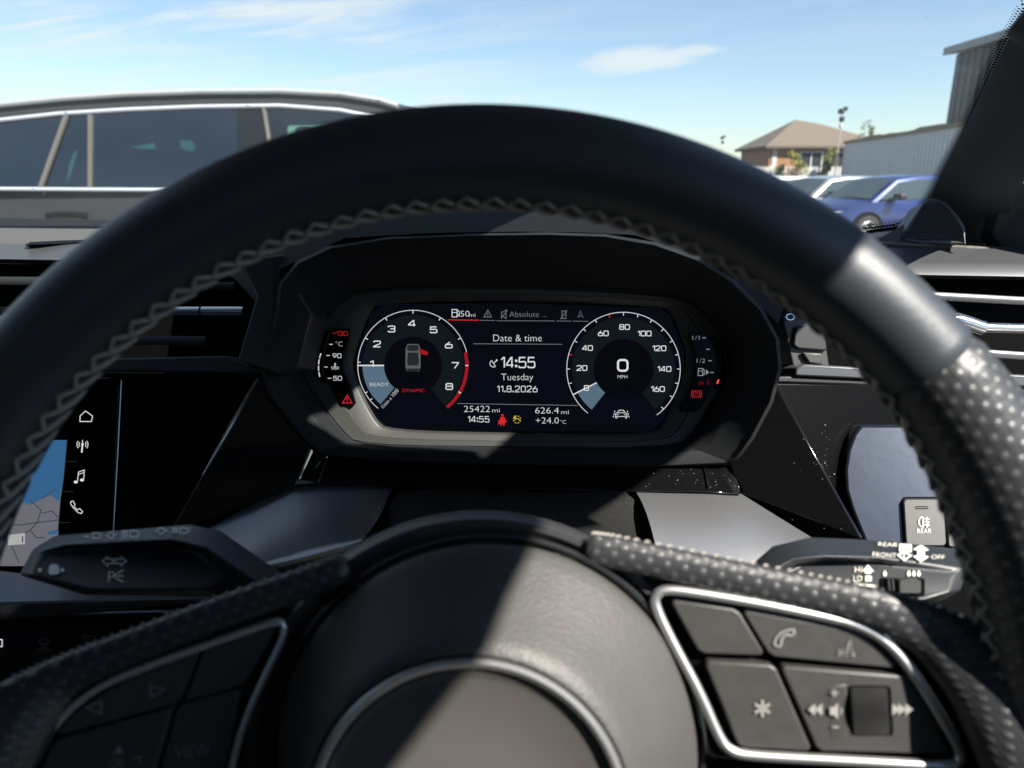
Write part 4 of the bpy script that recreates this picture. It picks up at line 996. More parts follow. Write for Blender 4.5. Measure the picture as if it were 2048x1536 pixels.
la.build('stalk_print', M_PRINT, sb)
tpl = plane_d((130, 1090, .296), (340, 1080, .296), (380, 1048, .312))
la = Art(tpl, .0022)
def lampsym(x, y, k=1.0, w=1.8): la.arc(x + 4 * k, y, 9 * k, -90, 90, w, ry=6 * k).line([(x + 4 * k, y - 6 * k), (x - 5 * k, y - 6 * k), (x - 5 * k, y + 6 * k), (x + 4 * k, y + 6 * k)], w)
lampsym(190, 1071, .9); la.line([(168, 1073), (178, 1072)], 2)
la.line([(212, 1071), (222, 1063), (234, 1070), (227, 1070), (227, 1076), (217, 1076), (217, 1071)], 1.8, True)
lampsym(265, 1067)
for y in (1062, 1066, 1070, 1074): la.line([(243, y), (256, y - .6)], 2)
la.text('AUTO', 260, 1077, 6, 38)
la.line([(310, 1061), (317, 1061), (317, 1056), (328, 1056), (328, 1060), (334, 1060), (322, 1068)], 1.8, True)
lampsym(365, 1061, .9); la.text('x', 380, 1056, 6, 5)
for y in (1056, 1060, 1064): la.line([(344, y + .6), (356, y)], 2)
la.build('stalk_print', M_PRINT, sb)
rf_ = plane_d((1560, 1140, .305), (1900, 1170, .292), (1760, 1210, .288))
frr = [(1520, 1170), (1600, 1130), (1660, 1122), (1760, 1128), (1905, 1146), (1900, 1185), (1850, 1200), (1600, 1215)]
mdr = [(1505, 1160), (1590, 1118), (1650, 1113), (1760, 1116), (1926, 1136), (1922, 1180), (1870, 1206), (1590, 1225)]
slr = [(1490, 1140), (1545, 1092), (1620, 1074), (1760, 1080), (1920, 1098), (1932, 1150), (1890, 1200), (1590, 1220)]
st_r, sb2 = stalk('wiper_stalk', 'black wiper stalk printed REAR FRONT OFF, right behind the wheel', frr, mdr, slr, rf_, .298, .312, [(1490, 1150), (1550, 1100), (1620, 1084), (1760, 1090), (1905, 1108), (1920, 1150), (1890, 1195), (1590, 1210)], P(1450, 1180, .32))
tpr = plane_d((1650, 1113, .298), (1926, 1136, .298), (1760, 1080, .312))
ra = Art(tpr, .0028)
ra.text('REAR', 1776, 1089, 8, 38, rot=-3).text('FRONT', 1769, 1110, 9, 47, rot=-3).text('OFF', 1876, 1114, 8.5, 26, rot=-3)
ra.line([(1800, 1089), (1822, 1090), (1822, 1103), (1800, 1102)], 2.2, True)
for y in (1093, 1097): ra.line([(1801, y), (1821, y + .6)], 1.6)
ra.line([(1796, 1110), (1808, 1104), (1822, 1111), (1809, 1120)], 2.4, True).line([(1808, 1104), (1808, 1120)], 2)
ra.poly([(1826, 1099), (1842, 1090), (1858, 1100), (1849, 1101), (1849, 1112), (1858, 1113), (1842, 1124), (1826, 1112), (1835, 1111), (1835, 1100)])
ra.build('stalk_print', M_PRINT, sb2)
ra = Art(rf_, .001)
ra.text('HI', 1717, 1139, 11, 14).text('LO', 1716, 1157, 11, 17)
ra.poly([(1725, 1142), (1736, 1130), (1748, 1143), (1742, 1143), (1742, 1147), (1730, 1147), (1730, 1142)]); ra.poly([(1731, 1152), (1743, 1152), (1743, 1162), (1731, 1162)])
for x in (1770, 1818, 1828, 1838): ra.poly([(x, 1140), (x + 3.4, 1148), (x + 2, 1152), (x - 2, 1152), (x - 3.4, 1148)])
ra.line([(1705, 1168), (1750, 1172)], 4)
ra.build('stalk_print', M_PRINT, sb2)
sw_ = build(MB().slab(rrect(1760, 1157, 1850, 1192, 4), lambda u, v: rf_(u, v) - .0006, .004), 'slider_recess', M_DEEP, st_r, bevel=.0005)
build(MB().slab(rrect(1800, 1160, 1842, 1186, 4), lambda u, v: rf_(u, v) - .003, .004), 'slider_knob', M_BUTTON, sw_, bevel=.0006)
for x in (1778, 1786): build(MB().slab([(x - 2, 1158), (x + 2, 1158), (x + 4, 1182), (x, 1182)], lambda u, v: rf_(u, v) - .0025, .003), 'slider_rib', M_BUTTON, sw_, bevel=.0004)

# ================================================================== INSTRUMENT CLUSTER
cl = thing('instrument_cluster', 'digital instrument cluster with two round dials, clock and warning lamps', 'instrument display', P(1035, 900, .52))
L0 = [(762, 604), (1035, 602), (1322, 613), (1344, 628), (1372, 698), (1372, 738), (1332, 838), (1304, 869), (1035, 866), (778, 860), (750, 838), (706, 744), (706, 714), (738, 626)]
L0b = [(758, 599), (1035, 596), (1326, 607), (1351, 624), (1382, 697), (1382, 740), (1340, 843), (1310, 876), (1035, 873), (772, 867), (742, 843), (695, 746), (695, 712), (730, 621)]
DD = .536
build(MB().slab(L0b, const(DD), .006), 'display_glass', M_GLASSBLK, cl, smooth=False)
LA = mixl(L0b, L2, .45)
rows = [loop(L0, .5352), loop(L0, .531), loop(mixl(L0, L0b, .6), .5285), loop(L0b, .5278), loop(LA, .5262), loop(mixl(LA, L2, .12), .5242), loop(L2, .5236), loop(mixl(L2, L3, .03), .5242)]
build(MB().grid([smooth_loop(r, 2) for r in rows], closed_u=True), 'bezel', M_BEZEL, cl, angle=20)
wl_ = emis('display_white', (.92, .93, .95), .80); gy_ = emis('display_grey', (.5, .53, .55), .36); rd_ = emis('display_red', srgb(215, 40, 48), 1.0); rd2 = emis('display_dark_red', srgb(165, 28, 38), .9)
bl_ = emis('display_steel_blue', srgb(88, 112, 130), .95); bl2 = emis('display_face_blue', srgb(17, 24, 30), 1.0); yl_ = emis('display_yellow', srgb(215, 190, 60), .9); dk_ = emis('display_face_black', srgb(7, 9, 14), 1.0)
cg_ = emis('display_car_grey', srgb(92, 98, 98), .9); cg2 = emis('display_car_dark', srgb(38, 44, 44), .9); dim_ = emis('display_dim_red', srgb(110, 20, 26), .8); glow_ = emis('display_blue_black', srgb(9, 11, 20), 1.0)
dplane = const(DD)
def A(o): return Art(dplane, o)
x = A(.0003); x.poly([(764, 608), (1035, 606), (1320, 617), (1340, 630), (1368, 699), (1368, 737), (1329, 836), (1302, 864), (1035, 861), (780, 855), (753, 835), (711, 743), (711, 716), (741, 629)]); x.build('lit_backdrop', glow_, cl)
TX, TY = 826, 731; SX, SY_ = 1247, 738
for X_c, Y_c, r0, r1, s0, s1 in ((TX, TY, 58, 101, 180, 230), (SX, SY_, 60, 103, 206, 232)):
    x = A(.0006); x.band(X_c, Y_c, r0, r1, -52, 233); face_ = x.build('dial_face', bl2, cl)
    x = A(.0007); x.disc(X_c, Y_c, r0 - .5, 40); x.build('dial_centre', dk_, face_)
    x = A(.0009); x.band(X_c, Y_c, r0, r1, s0, s1); x.build('dial_sector', bl_, face_)
x = A(.0010); x.band(TX, TY, 104.5, 111, -51, 14); x.build('red_zone', rd2, cl)
x = A(.0012)
x.arc(TX, TY, 110.5, 14, 231, 1.3, 60); y_ = A(.0012); y_.arc(SX, SY_, 113.5, -54, 231, 1.3, 70)
for k in range(2, 7): a = radians(210 - 30 * k); x.line([(TX + 104 * cos(a), TY - 104 * sin(a)), (TX + 110 * cos(a), TY - 110 * sin(a))], 1.8)
for a in (0, -30): a = radians(a); x.line([(TX + 104.5 * cos(a), TY - 104.5 * sin(a)), (TX + 111 * cos(a), TY - 111 * sin(a))], 1.8)
for a in (176.5, 210, 219): a = radians(a); x.line([(TX + 105 * cos(a), TY - 105 * sin(a)), (TX + 110 * cos(a), TY - 110 * sin(a))], 1.5)
for k in range(-3, 18):
    if k in (3, 7, 0) or k < 0: continue
    a = radians(210 - 15 * k); y_.line([(SX + 107 * cos(a), SY_ - 107 * sin(a)), (SX + 113 * cos(a), SY_ - 113 * sin(a))], 1.5)
x.build('dial_ring', wl_, cl); y_.build('dial_ring', wl_, cl); x = A(.0013)
x.line([(TX - 110, TY), (TX - 58, TY)], 2.6); x.build('needle', wl_, cl); x = A(.0013)
a = radians(207); x.line([(SX + 113 * cos(a), SY_ - 113 * sin(a)), (SX + 60 * cos(a), SY_ - 60 * sin(a))], 2.2)
x.build('needle', wl_, cl)
x = A(.0012)
for k in (3, 7): a = radians(210 - 15 * k); x = A(.0012); x.line([(SX + 106 * cos(a), SY_ - 106 * sin(a)), (SX + 113 * cos(a), SY_ - 113 * sin(a))], 1.8); x.build('speed_mark', rd_, cl)
x = A(.0012); x.text('DYNAMIC', 827, 781, 6.6, 44, bold=1); x.build('drive_mode_readout', rd_, cl)
x = A(.0015)
for s_, u, v in (('1', 743.5, 728), ('2', 754, 688), ('3', 783, 658), ('4', 824, 647), ('5', 867, 659.5), ('6', 897.6, 690), ('7', 910, 731), ('8', 898.5, 773)): x.digits(s_, u, v, 11.5, 13.5, 3, 2.1)
for s_, u, v in (('0', 1173, 776), ('20', 1164, 736), ('40', 1175, 696), ('60', 1206.6, 666.7), ('80', 1249, 654), ('100', 1289, 667), ('120', 1318.5, 696.6), ('140', 1328.6, 738), ('160', 1315.6, 778)): x.digits(s_, u, v, 9.5, 8.6, 2.6, 1.7)
x.line(rrect(1236, 720, 1255, 741.5, 6, 5), 4, True)
x.text('MPH', 1245, 753.6, 6.8, 19.5).text('READY', 758.5, 769, 7, 37).text('1/min x 1000', 780, 797, 7.5, 47, rot=49)
x.build('dial_numerals', wl_, cl)
# car picture in the left dial
x = A(.0012); x.poly([(815, 688), (837, 688), (841, 698), (841, 735), (838, 743), (814, 743), (811, 735), (811, 698)]); x.build('car_picture', cg_, cl)
x = A(.0015); x.poly([(816, 690), (836, 690), (838, 699), (833, 702), (819, 702), (813.5, 699)]); x.poly([(816, 705), (836, 705), (838, 724), (836, 731), (816, 731), (814, 724)]); x.poly([(812.5, 737), (839.5, 737), (837.5, 743), (814.5, 743)]); x.build('car_picture_glass', cg2, cl)
x = A(.0018); x.poly([(838, 698), (845, 699), (856, 704), (855, 711), (847, 709), (838, 706)]); x.build('open_door_picture', rd2, cl)
# menu line and centre readouts
x = A(.0012)
x.line([(904, 634), (904, 619), (914, 619), (914, 634), (904, 634)], 1.5, False).line([(904, 625), (914, 625)], 1.3).line([(915, 620), (919, 624), (919, 632), (916, 632), (916, 627)], 1.3)
x.text('50', 930, 627.5, 11.5, 18).text('mi', 944.5, 630, 7.5, 12); x.build('range_readout', wl_, cl); x = A(.0012)
x.text('Date & time', 1035, 676, 13.5, 97); x.build('page_title', wl_, cl); x = A(.0012)
x.digits('14:55', 1036, 725, 20, 13.5, 4.6, 2.5).text('Tuesday', 1034.5, 754, 13, 64).digits('11.8.2026', 1034.5, 778, 11.5, 8.2, 3.6, 1.45); x.build('clock_readout', wl_, cl); x = A(.0012)
x.text('25422', 954, 818, 12, 52).text('mi', 992, 820.5, 8.5, 15).digits('14:55', 957, 838.5, 11, 8.2, 3.2, 1.45); x.build('odometer_readout', wl_, cl); x = A(.0012)
x.text('626.4', 1094, 821, 12, 47).text('mi', 1130, 824, 8.5, 15).text('+24.0', 1094.5, 841, 12, 46).text('°C', 1126.5, 844, 7, 11); x.build('trip_readout', wl_, cl); x = A(.0012)
x.arc(987, 727, 7, 120, 300, 1.4).line([(983.5, 721), (991, 733)], 1.4).line([(987, 727), (993, 721)], 1.4).disc(993.5, 720.5, 1.8); x.build('satellite_symbol', wl_, cl); x = A(.0012)
x.line([(1231, 833), (1231, 828), (1235, 825), (1238, 820.5), (1247, 820.5), (1250, 825), (1254, 828), (1254, 833)], 1.3, True).line([(1236, 825.5), (1249, 825.5)], 1.2).line([(1233, 829.5), (1237, 829.5)], 1.4).line([(1248, 829.5), (1252, 829.5)], 1.4).line([(1231.5, 834), (1231.5, 836), (1235, 836)], 1.3).line([(1253.5, 834), (1253.5, 836), (1250, 836)], 1.3)
for s_, x0, x1 in ((1, 1230, 1226), (1, 1254.5, 1258.5)):
    for k in range(3): t0, t1 = k / 3 + .03, k / 3 + .25; x.line([(x0 + (x1 - x0) * t0, 821 + 15 * t0), (x0 + (x1 - x0) * t1, 821 + 15 * t1)], 1.3)
x.build('lane_symbol', wl_, cl)
x = A(.0012)
x.line([(967.5, 634), (975.5, 620), (983, 634)], 1.2, True).line([(975.5, 625), (975.5, 630)], 1.2).disc(975.5, 632, .8)
x.line([(1003, 624), (1006, 624), (1012, 620), (1012, 637), (1006, 633), (1003, 633)], 1.2, True).line([(1002, 637), (1015, 620)], 1.3)
x.text('Absolute ...', 1056, 628.5, 11, 75)
x.line([(1124, 622), (1132, 622), (1132, 637), (1124, 637)], 1.2, True).line([(1121, 638), (1134, 621)], 1.3).line([(1161, 622), (1166.5, 635), (1161, 631), (1155.5, 635)], 1.3, True)
for a_, b_, v in ((960, 990, 640.6), (993, 1109, 641.4), (1113, 1143, 642), (1146, 1177, 642.3)): x.line([(a_, v), (b_, v + .4)], 1)
x.line([(947, 687.5), (1124, 688.6)], 1.1).line([(915, 807), (1155, 811)], 1.1)
x.build('menu_bar', gy_, cl)
x = A(.0014); x.line([(896, 639.6), (958, 640.4)], 1.8); x.build('menu_marker', rd_, cl); x = A(.0014)
x.disc(1005, 830.5, 2.6).poly([(1001, 834), (1009, 834), (1012, 843), (1009, 847), (1001, 847), (998, 843)]).line([(996, 848), (1014, 842)], 2).line([(996, 842), (999, 846)], 1.6).poly([(1001, 847), (1004, 847), (1003.5, 852), (1000.5, 851)]).poly([(1006, 847), (1009, 847), (1009.5, 851), (1006.5, 852)])
x.build('seatbelt_lamp', rd_, cl)
x = A(.0014)
for k in range(8): x.arc(1034, 839, 7.2, k * 45 + 8, k * 45 + 36, 1.3, 4)
x.line([(1029, 841), (1031, 837.5), (1037, 837.5), (1040, 841)], 1.4).poly([(1026, 837), (1029.5, 830.5), (1033, 837)])
x.build('assist_lamp', yl_, cl)
# side strips with their small windows
d_side = .5225
def side(px, name):
    o = build(MB().slab(px, const(.5222), .004), name, M_GLASSBLK, cl, bevel=.0006); return o
sl1 = side([(664, 655), (699, 656), (698, 680), (687, 720), (686, 738), (704, 778), (711, 806), (706, 811), (682, 811), (668, 785), (652, 750), (648, 734), (653, 700)], 'temperature_strip')
sl2 = side([(644, 662), (661, 660), (650, 700), (645, 734), (650, 752), (655, 767), (640, 762), (632, 745), (627, 722), (631, 690)], 'gauge_slot')
sr1 = side([(1378, 664), (1416, 668), (1426, 690), (1434, 720), (1434, 740), (1422, 775), (1404, 815), (1396, 824), (1364, 823), (1361, 817), (1380, 778), (1393, 735), (1388, 700)], 'fuel_strip')
sr2 = side([(1420, 672), (1432, 672), (1446, 697), (1451, 722), (1449, 750), (1441, 772), (1428, 778), (1437, 745), (1438, 718), (1431, 692)], 'gauge_slot')
sa = Art(const(.5222), .0004)
sa.text('°C', 678, 688, 9, 14).digits('90', 674, 711.5, 8, 7, 2.4, 1.5).digits('50', 675, 756.5, 8, 7, 2.4, 1.5)
for u, v in ((662, 688.6), (656, 711), (652, 734), (659, 756.6)): sa.line([(u - 3.5, v), (u + 3.5, v)], 1.8)
sa.line([(670, 726), (670, 734)], 2.4).line([(670, 729), (673, 729)], 1).line([(662, 735), (666, 733.5), (670, 735), (674, 733.5), (678, 735)], 1.3).line([(663, 738.5), (667, 737), (671, 738.5), (675, 737), (678, 738.5)], 1.3)
sa.build('strip_print', emis('lamp_white', (.85, .86, .88), .6), sl1)
sa = Art(const(.5222), .0004); sa.digits('130', 684, 667, 8, 7, 2.2, 1.5).line([(665, 666.5), (672, 666.5)], 1.8); sa.build('red_mark', emis('lamp_dim_red', srgb(150, 30, 34), .9), sl1)
sa = Art(const(.5222), .0004); sa.line([(685, 806), (694.5, 790.5), (704, 806)], 1.7, True).line([(694.5, 795), (694.5, 801)], 2).disc(694.5, 803.5, 1.1); sa.build('warning_lamp', emis('lamp_red', srgb(215, 35, 50), 1), sl1)
sa = Art(const(.5222), .0004)
for k in range(4):
    t0 = radians(165 + k * 9.5); t1 = t0 + radians(7.5); sa.line([(713 - 76 * cos(t - pi), 734 - 76 * sin(pi - t) * -1) for t in (t0, (t0 + t1) / 2, t1)], 2.4)
sa.build('level_lamp', emis('lamp_level_white', (.85, .86, .88), .7), sl2)
fa = Art(const(.5222), .0004)
fa.text('1/1', 1392, 675.5, 8, 14).text('1/2', 1402, 721.5, 8, 17)
for u, v in ((1408, 675.5), (1416, 698.5), (1420, 721.5), (1424, 745)): fa.line([(u - 3.5, v), (u + 3.5, v)], 1.5)
fa.line([(1396, 751), (1397, 737), (1406, 737), (1405, 751)], 1.5, True).line([(1397, 742), (1405, 742)], 1.2).line([(1406.5, 738), (1410, 742), (1408, 750), (1406, 750), (1406, 745)], 1.2).poly([(1412, 739), (1418, 744.5), (1412, 750)])
fa.build('strip_print', emis('lamp_grey', (.5, .5, .5), .55), sr1)
fa = Art(const(.5222), .0004); fa.line([(1398, 771), (1399, 763.5), (1406, 764), (1405, 771)], 1.3).line([(1399, 767.5), (1405.5, 767.5)], 1.2).line([(1418, 758), (1414.5, 768), (1421, 768)], 1.3); fa.build('red_mark', dim_, sr1)
fa = Art(const(.5222), .0004); fa.arc(1393, 788, 6.5, 0, 360, 1.4, 20).arc(1393, 788, 10, -50, 50, 1.5).arc(1393, 788, 10, 130, 230, 1.5).text('P', 1393.5, 788, 7, 4.6); fa.build('brake_lamp', emis('lamp_brake_red', srgb(190, 36, 48), .9), sr1)
fa = Art(const(.5222), .0004); fa.line([(1437.5, 759), (1434, 767.5)], 3.2); fa.build('level_lamp', emis('lamp_level_red', srgb(250, 70, 80), 1.2), sr2)

# ================================================================== STEERING WHEEL
WD = .215; WC = P(962, 1473, WD)
def W(x, y, z): return WC + RT * x + UP * y + FW * z
wheel = thing('steering_wheel', 'black leather steering wheel with grey cross stitching and silver-edged button pods', 'steering wheel', WC)
RM = .173; PI2 = 2 * pi
def tube_r(th):         # th in degrees clockwise from the top
    w = (th + 180) % 360 - 180; a = abs(w); t = max(0, min(1, (a - 44) / 30)); t = t * t * (3 - 2 * t)
    return .0149 + (.0040 if w > 0 else .0026) * t
def rim_pt(th, ps, extra=0.0):
    """ps: 0 outward, 90 towards the driver, 180 inward"""
    r = tube_r(th) + extra; a = radians(th); q = radians(ps)
    rad = RM + r * cos(q); return W(rad * sin(a), rad * cos(a), -r * 1.02 * sin(q))
def rim_part(t0, t1, name, m, n, edge=0.0):
    rows = []; uvs = []; NP = 40
    for k in range(n + 1):
        th = t0 + (t1 - t0) * k / n; ex = -.0012 if k in (0, n) else 0
        rows.append([rim_pt(th, 360 * j / NP, ex) for j in range(NP + 1)])
        uvs.append([(radians(th) * RM, 2 * pi * .0155 * j / NP) for j in range(NP + 1)])
    return build(MB().grid(rows, uvs=uvs), name, m, wheel, angle=70)
SL, SR = -61.0, 50.0
rim = rim_part(SL, SR, 'rim', M_LEATHER, 150)
rim_part(SR, 180, 'rim_grip', M_PERF, 110); rim_part(180, 360 + SL, 'rim_grip', M_PERF, 110)
# cross stitching along the inside of the rim: every thread a short arched tube
st = MB(); th = -128.0; pitch = degrees_ = 2.72
def thread(a, b, r=.0006, lift=.0004):
    pts = []
    for k in range(5):
        t = k / 4; pts.append(rim_pt(a[0] + (b[0] - a[0]) * t, a[1] + (b[1] - a[1]) * t, lift + .0006 * sin(pi * t)))
    st.tube(pts, [r * .75, r, r * 1.1, r, r * .75], 6)
PA, PB = 156, 189
rs = random.Random(3)
def chain(pts, r):
    out_ = []
    for (s0, w0), (s1, w1) in zip(pts, pts[1:]):
        for k in range(3): t = k / 3; out_.append((s0 + (s1 - s0) * t, w0 + (w1 - w0) * t))
    out_.append(pts[-1]); n = len(out_)
    st.tube([rim_pt(th + a_ * pitch, PA + 12 * max(0, min(1, (th - 15) / 25)) + (PB - PA) * b_, .0001 + .0004 * sin(pi * i / (n - 1))) for i, (a_, b_) in enumerate(out_)], [r * (.7 + .3 * sin(pi * i / (n - 1))) for i in range(n)], 6)
while th < 128:
    j = lambda: rs.uniform(-.05, .05)
    chain([(-.02, .50 + j()), (.10 + j(), .30), (.60, .0 + j())], .00078)
    chain([(.60, .03 + j()), (1.05 + j(), .36), (1.55, .68 + j()), (1.95 + j(), .98)], .00085)
    chain([(.02 + j(), .24), (.12, .42 + j()), (.20, .60)], .0007)
    th += pitch
tag(build(st, 'stitching', M_THREAD, wheel), kind=None)

M_COLLAR = mat('collar_plastic', (0.030, 0.030, 0.031), 0.45, spec=0.5)
# hub: airbag cover, badge ring, collar
def circ(cx_, cy_, r, d, n=96): return [P(cx_ + r * cos(2 * pi * k / n), cy_ + r * sin(2 * pi * k / n), d) for k in range(n)]
C0, C1 = (975, 1506), (936, 1640)
rows = []
for t, r, d in ((0, 421, .244), (0, 421, .2370), (.01, 419, .2348), (.03, 414, .2330), (.12, 404, .2300), (.30, 390, .2250), (.50, 375, .2195), (.70, 360, .2140), (.85, 348, .2095), (.95, 338, .2070), (1.0, 332, .2065), (1.0, 326, .2085)):
    rows.append(circ(C0[0] + (C1[0] - C0[0]) * t, C0[1] + (C1[1] - C0[1]) * t, r, d))
build(MB().grid(rows, closed_u=True), 'airbag_cover', M_PAD, wheel, angle=50)
rows = [circ(*C1, 327, .2085), circ(*C1, 325, .2062), circ(*C1, 320, .2052), circ(*C1, 313, .2050), circ(*C1, 306, .2056), circ(*C1, 302, .2085)]
build(MB().grid(rows, closed_u=True), 'badge_ring', M_RING, wheel)
rows = [circ(*C1, 302, .2085), circ(*C1, 297, .2078), circ(*C1, 288, .2086), circ(*C1, 280, .2092), circ(*C1, 150, .2090), circ(*C1, 1, .2088)]
build(MB().grid(rows, closed_u=True), 'badge_disc', M_BADGE, wheel, angle=50)
rows = [circ(*C0, 424, .2400), circ(*C0, 428, .2372), circ(*C0, 434, .2366), circ(*C0, 438, .2385), circ(*C0, 441, .2420)]
build(MB().grid(rows, closed_u=True), 'cover_gap_trim', M_STALK, wheel)
rows = [circ(972, 1508, 438, .2450), circ(970, 1508, 446, .2440), circ(966, 1508, 458, .2420), circ(964, 1508, 470, .2420), circ(962, 1508, 480, .2450), circ(962, 1508, 486, .2520), circ(962, 1508, 488, .275), circ(962, 1508, 470, .30)]
build(MB().grid(rows, closed_u=True), 'hub_collar', M_COLLAR, wheel)

# spokes: gloss plate, perforated roll, pod with silver edge and buttons
def roll(pts, name, m, n=24, flat=.75):
    C = []; Rr = []
    for a, b in zip(pts, pts[1:]):
        for k in range(8):
            t = k / 8; C.append(P(a[0] + (b[0] - a[0]) * t, a[1] + (b[1] - a[1]) * t, a[3] + (b[3] - a[3]) * t)); Rr.append((a[2] + (b[2] - a[2]) * t) / FPX * a[3])
    C.append(P(pts[-1][0], pts[-1][1], pts[-1][3])); Rr.append(pts[-1][2] / FPX * pts[-1][3])
    for _ in range(6):
        C = [C[0]] + [(C[i - 1] + C[i] * 2 + C[i + 1]) / 4 for i in range(1, len(C) - 1)] + [C[-1]]
        Rr = [Rr[0]] + [(Rr[i - 1] + Rr[i] * 2 + Rr[i + 1]) / 4 for i in range(1, len(Rr) - 1)] + [Rr[-1]]
    Rr[0] *= .55; Rr[1] *= .88
    rows = []; uvs = []; s_ = 0
    for i, p in enumerate(C):
        t = (C[min(i + 1, len(C) - 1)] - C[max(i - 1, 0)]).normalized(); a = t.cross(FW).normalized()
        if a.dot(UP) < 0: a = -a
        if i: s_ += (C[i] - C[i - 1]).length
        rows.append([p + a * Rr[i] * cos(PI2 * k / n) - FW * Rr[i] * flat * sin(PI2 * k / n) for k in range(n + 1)])
        uvs.append([(s_, PI2 * Rr[i] * k / n) for k in range(n + 1)])
    mb = MB().grid(rows, uvs=uvs); return build(mb, name, m, wheel, angle=70), C, Rr
rr_, RC, RRad = roll([(1172, 1096, 30, .240), (1220, 1104, 33, .239), (1400, 1140, 33, .236), (1600, 1182, 35, .232), (1740, 1212, 38, .228), (1860, 1258, 53, .225), (1990, 1360, 95, .217), (2110, 1530, 135, .210)], 'spoke_leather', M_PERF, flat=.55)
rl_, LC, LRad = roll([(700, 1134, 30, .240), (640, 1156, 31, .239), (440, 1226, 33, .236), (250, 1302, 36, .232), (130, 1352, 42, .229), (40, 1430, 80, .224), (-60, 1540, 110, .218)], 'spoke_leather', M_PERF)
# stitches along the top of each roll
for C, Rr, n0 in ((RC, RRad, 44), (LC, LRad, 38)):
    st = MB()
    for i in range(2, n0):
        seg_ = (C[i + 1] - C[i]); a = seg_.normalized().cross(FW).normalized()
        if a.dot(UP) < 0: a = -a
        m_ = max(1, int(seg_.length / .0022)); 
        for k in range(m_):
            p = C[i] + seg_ * (k / m_) + a * Rr[i] * 1.0; q = seg_.normalized()
            st.tube([p - q * .0011 - FW * .001, p + a * .0003, p + q * .0011 + FW * .0012], [.0004, .0005, .0004], 5)
    build(st, 'spoke_stitching', M_THREAD, wheel)
pr = plane_d((1310, 1200, .238), (1900, 1400, .226), (1500, 1510, .231)); pl_ = plane_d((560, 1250, .238), (60, 1400, .226), (300, 1530, .231))
build(MB().slab([(1150, 1110), (1260, 1125), (1600, 1205), (1760, 1245), (1880, 1330), (1990, 1480), (2030, 1640), (1400, 1640), (1300, 1640)], lambda u, v: pr(u, v) + .0065, .008), 'spoke_plate', M_PIANO, wheel, bevel=.002)
build(MB().slab([(722, 1130), (640, 1165), (440, 1232), (250, 1310), (120, 1370), (20, 1480), (-40, 1640), (540, 1640), (640, 1640)], lambda u, v: pl_(u, v) + .0065, .008), 'spoke_plate', M_PIANO, wheel, bevel=.002)
RINGR = [(1309, 1210), (1312, 1188), (1330, 1179), (1370, 1182), (1500, 1203), (1640, 1231), (1720, 1250), (1780, 1288), (1830, 1350), (1880, 1430), (1915, 1490), (1922, 1518), (1910, 1530), (1880, 1531), (1700, 1521), (1500, 1511), (1462, 1503), (1440, 1480), (1400, 1385), (1345, 1285)]
RINGL = [(570, 1262), (564, 1244), (545, 1245), (520, 1252), (400, 1294), (260, 1345), (190, 1378), (130, 1425), (80, 1490), (30, 1570), (10, 1620), (40, 1650), (250, 1650), (430, 1640), (455, 1600), (462, 1536), (490, 1440), (530, 1350), (560, 1290)]
for px, df, w, sx in ((RINGR, pr, .00165, 1), (RINGL, pl_, .0013, -1)):
    px = smooth_loop(px, 2); build(MB().tube([P(u, v, df(u, v) - .0015) for u, v in px], w, 10, closed=True), 'pod_edge', M_RING, wheel)
    build(MB().slab(px, lambda u, v: df(u, v) + .0035, .006), 'button_pod', M_DEEP, wheel, smooth=False)
def button(px, df, raise_=.0005, th=.005, m=None, name='button', it=1, bev=.0011):
    q = []
    n = len(px)
    for i in range(n):
        a, b, c = px[i - 1], px[i], px[(i + 1) % n]
        for o in (a, c):
            l = hypot(o[0] - b[0], o[1] - b[1]); k = min(.4, 9 / l); q.append((b[0] + (o[0] - b[0]) * k, b[1] + (o[1] - b[1]) * k))
    return build(MB().slab(q, lambda u, v: df(u, v) - raise_, th), name, m or M_BUTTON, wheel, bevel=bev, seg=3)
b1 = button([(1340, 1199), (1476, 1219), (1532, 1312), (1400, 1308)], pr)
b2 = button([(1484, 1220), (1640, 1249), (1722, 1268), (1770, 1306), (1800, 1338), (1541, 1313)], pr)
b3 = button([(1408, 1322), (1550, 1330), (1626, 1504), (1478, 1497), (1452, 1430)], pr)
b4 = button([(1560, 1332), (1812, 1352), (1872, 1440), (1902, 1510), (1636, 1504)], pr)
b5 = button([(408, 1299), (548, 1252), (543, 1275), (486, 1372), (366, 1404)], pl_)
b6 = button([(150, 1422), (260, 1358), (400, 1302), (358, 1406), (110, 1474), (118, 1455)], pl_)
b7 = button([(104, 1482), (346, 1414), (296, 1590), (60, 1590)], pl_)
b8 = button([(354, 1412), (480, 1378), (440, 1590), (304, 1590)], pl_)
# dished panel and roller in the lower right button
pa = lambda u, v: pr(u, v) - .0006
build(MB().slab([(1652, 1372), (1694, 1368), (1694, 1480), (1660, 1478)], pa, .002), 'roller_panel', M_BUTTON, b4, bevel=.0005)
build(MB().slab(rrect(1693, 1370, 1783, 1473, 10, skew=.06), pa, .003), 'roller_slot', M_DEEP, b4, bevel=.0004)
M_ROLLER = mat('roller_rubber', (0.010, 0.010, 0.010), 0.6, spec=0.2)
ro = MB(); rows = []
for i in range(61):
    t = i / 60; v = 1374 + 95 * t; b_ = sin(pi * t); rows.append([P(u + (v - 1370) * .06, v, pa(u, v) - .0002 - .0017 * b_ - (.00022 if i % 3 == 0 else 0) - e_) for u, e_ in ((1699, -.0004), (1703, 0), (1720, .0001), (1740, .0002), (1760, .0001), (1770, 0), (1774, -.0004))])
ro.grid(rows); build(ro, 'roller', M_ROLLER, b4, angle=20)
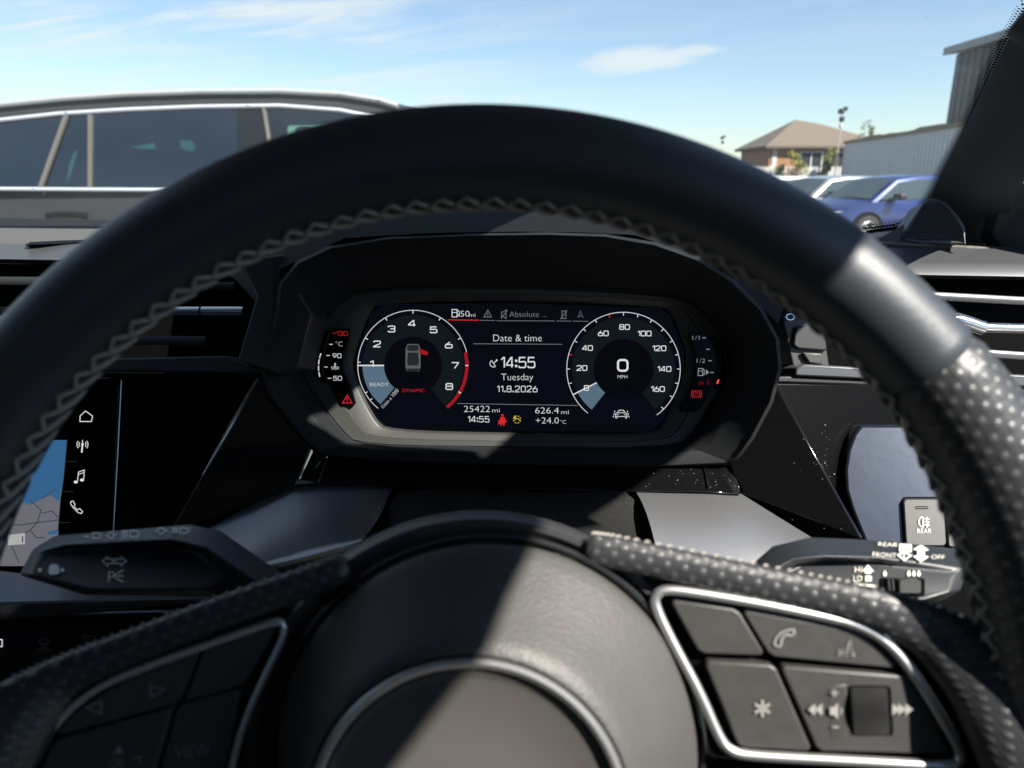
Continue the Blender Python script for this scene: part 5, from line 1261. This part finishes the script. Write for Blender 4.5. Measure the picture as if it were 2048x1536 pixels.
def glyph(df, fn, par, m=None, off=.0012): a = Art(df, off); fn(a); a.build('button_symbol', m or M_BTNPRINT, par)
glyph(pr, lambda a: a.line([(1553, 1292), (1549, 1287), (1553, 1276), (1562, 1266), (1574, 1261), (1588, 1259), (1590, 1264), (1586, 1270), (1578, 1271), (1576, 1268), (1566, 1274), (1562, 1283), (1564, 1287), (1560, 1293)], 3, True), b2)
glyph(pr, lambda a: a.line([(1678, 1312), (1680, 1300), (1686, 1310), (1688, 1296), (1694, 1314), (1697, 1290), (1702, 1280), (1704, 1312), (1709, 1304), (1708, 1314)], 2.6), b2, M_PRINTDIM)
def star(a):
    for k in range(3): t = radians(90 + 60 * k); a.line([(1525 + 17 * cos(t), 1417 - 17 * sin(t)), (1525 - 17 * cos(t), 1417 + 17 * sin(t))], 5.5)
glyph(pr, star, b3)
def chev(a, xs_, s_):
    for x_ in xs_: a.poly([(x_, 1419), (x_ + s_ * 15, 1407), (x_ + s_ * 15, 1431)])
glyph(pr, lambda a: chev(a, (1616, 1630), 1), b4, off=.0016); glyph(pr, lambda a: chev(a, (1826, 1812, 1800), -1), b4, off=.0016)
def vol(a): a.line([(1662, 1386), (1676, 1386)], 3).line([(1669, 1379), (1669, 1393)], 3).poly([(1660, 1414), (1668, 1414), (1676, 1406), (1676, 1438), (1668, 1430), (1660, 1430)]).arc(1677, 1422, 7, -60, 60, 2.4).line([(1664, 1454), (1678, 1454)], 3)
glyph(pr, vol, b4, off=.0016)
glyph(pl_, lambda a: a.line([(300, 1372), (331, 1379), (303, 1394)], 3.5, True), b6, M_PRINTDIM); glyph(pl_, lambda a: a.line([(203, 1402), (172, 1415), (202, 1428)], 3.5, True), b6, M_PRINTDIM)
glyph(pl_, lambda a: a.text('VIEW', 384, 1502, 25, 70, rot=6, shear=.15), b8, M_PRINTDIM)
glyph(pl_, lambda a: a.poly([(228, 1508), (238, 1490), (248, 1506)]).text('OK', 234, 1526, 18, 30, rot=6).line([(266, 1516), (282, 1514), (280, 1524)], 3), b7, M_PRINTDIM)
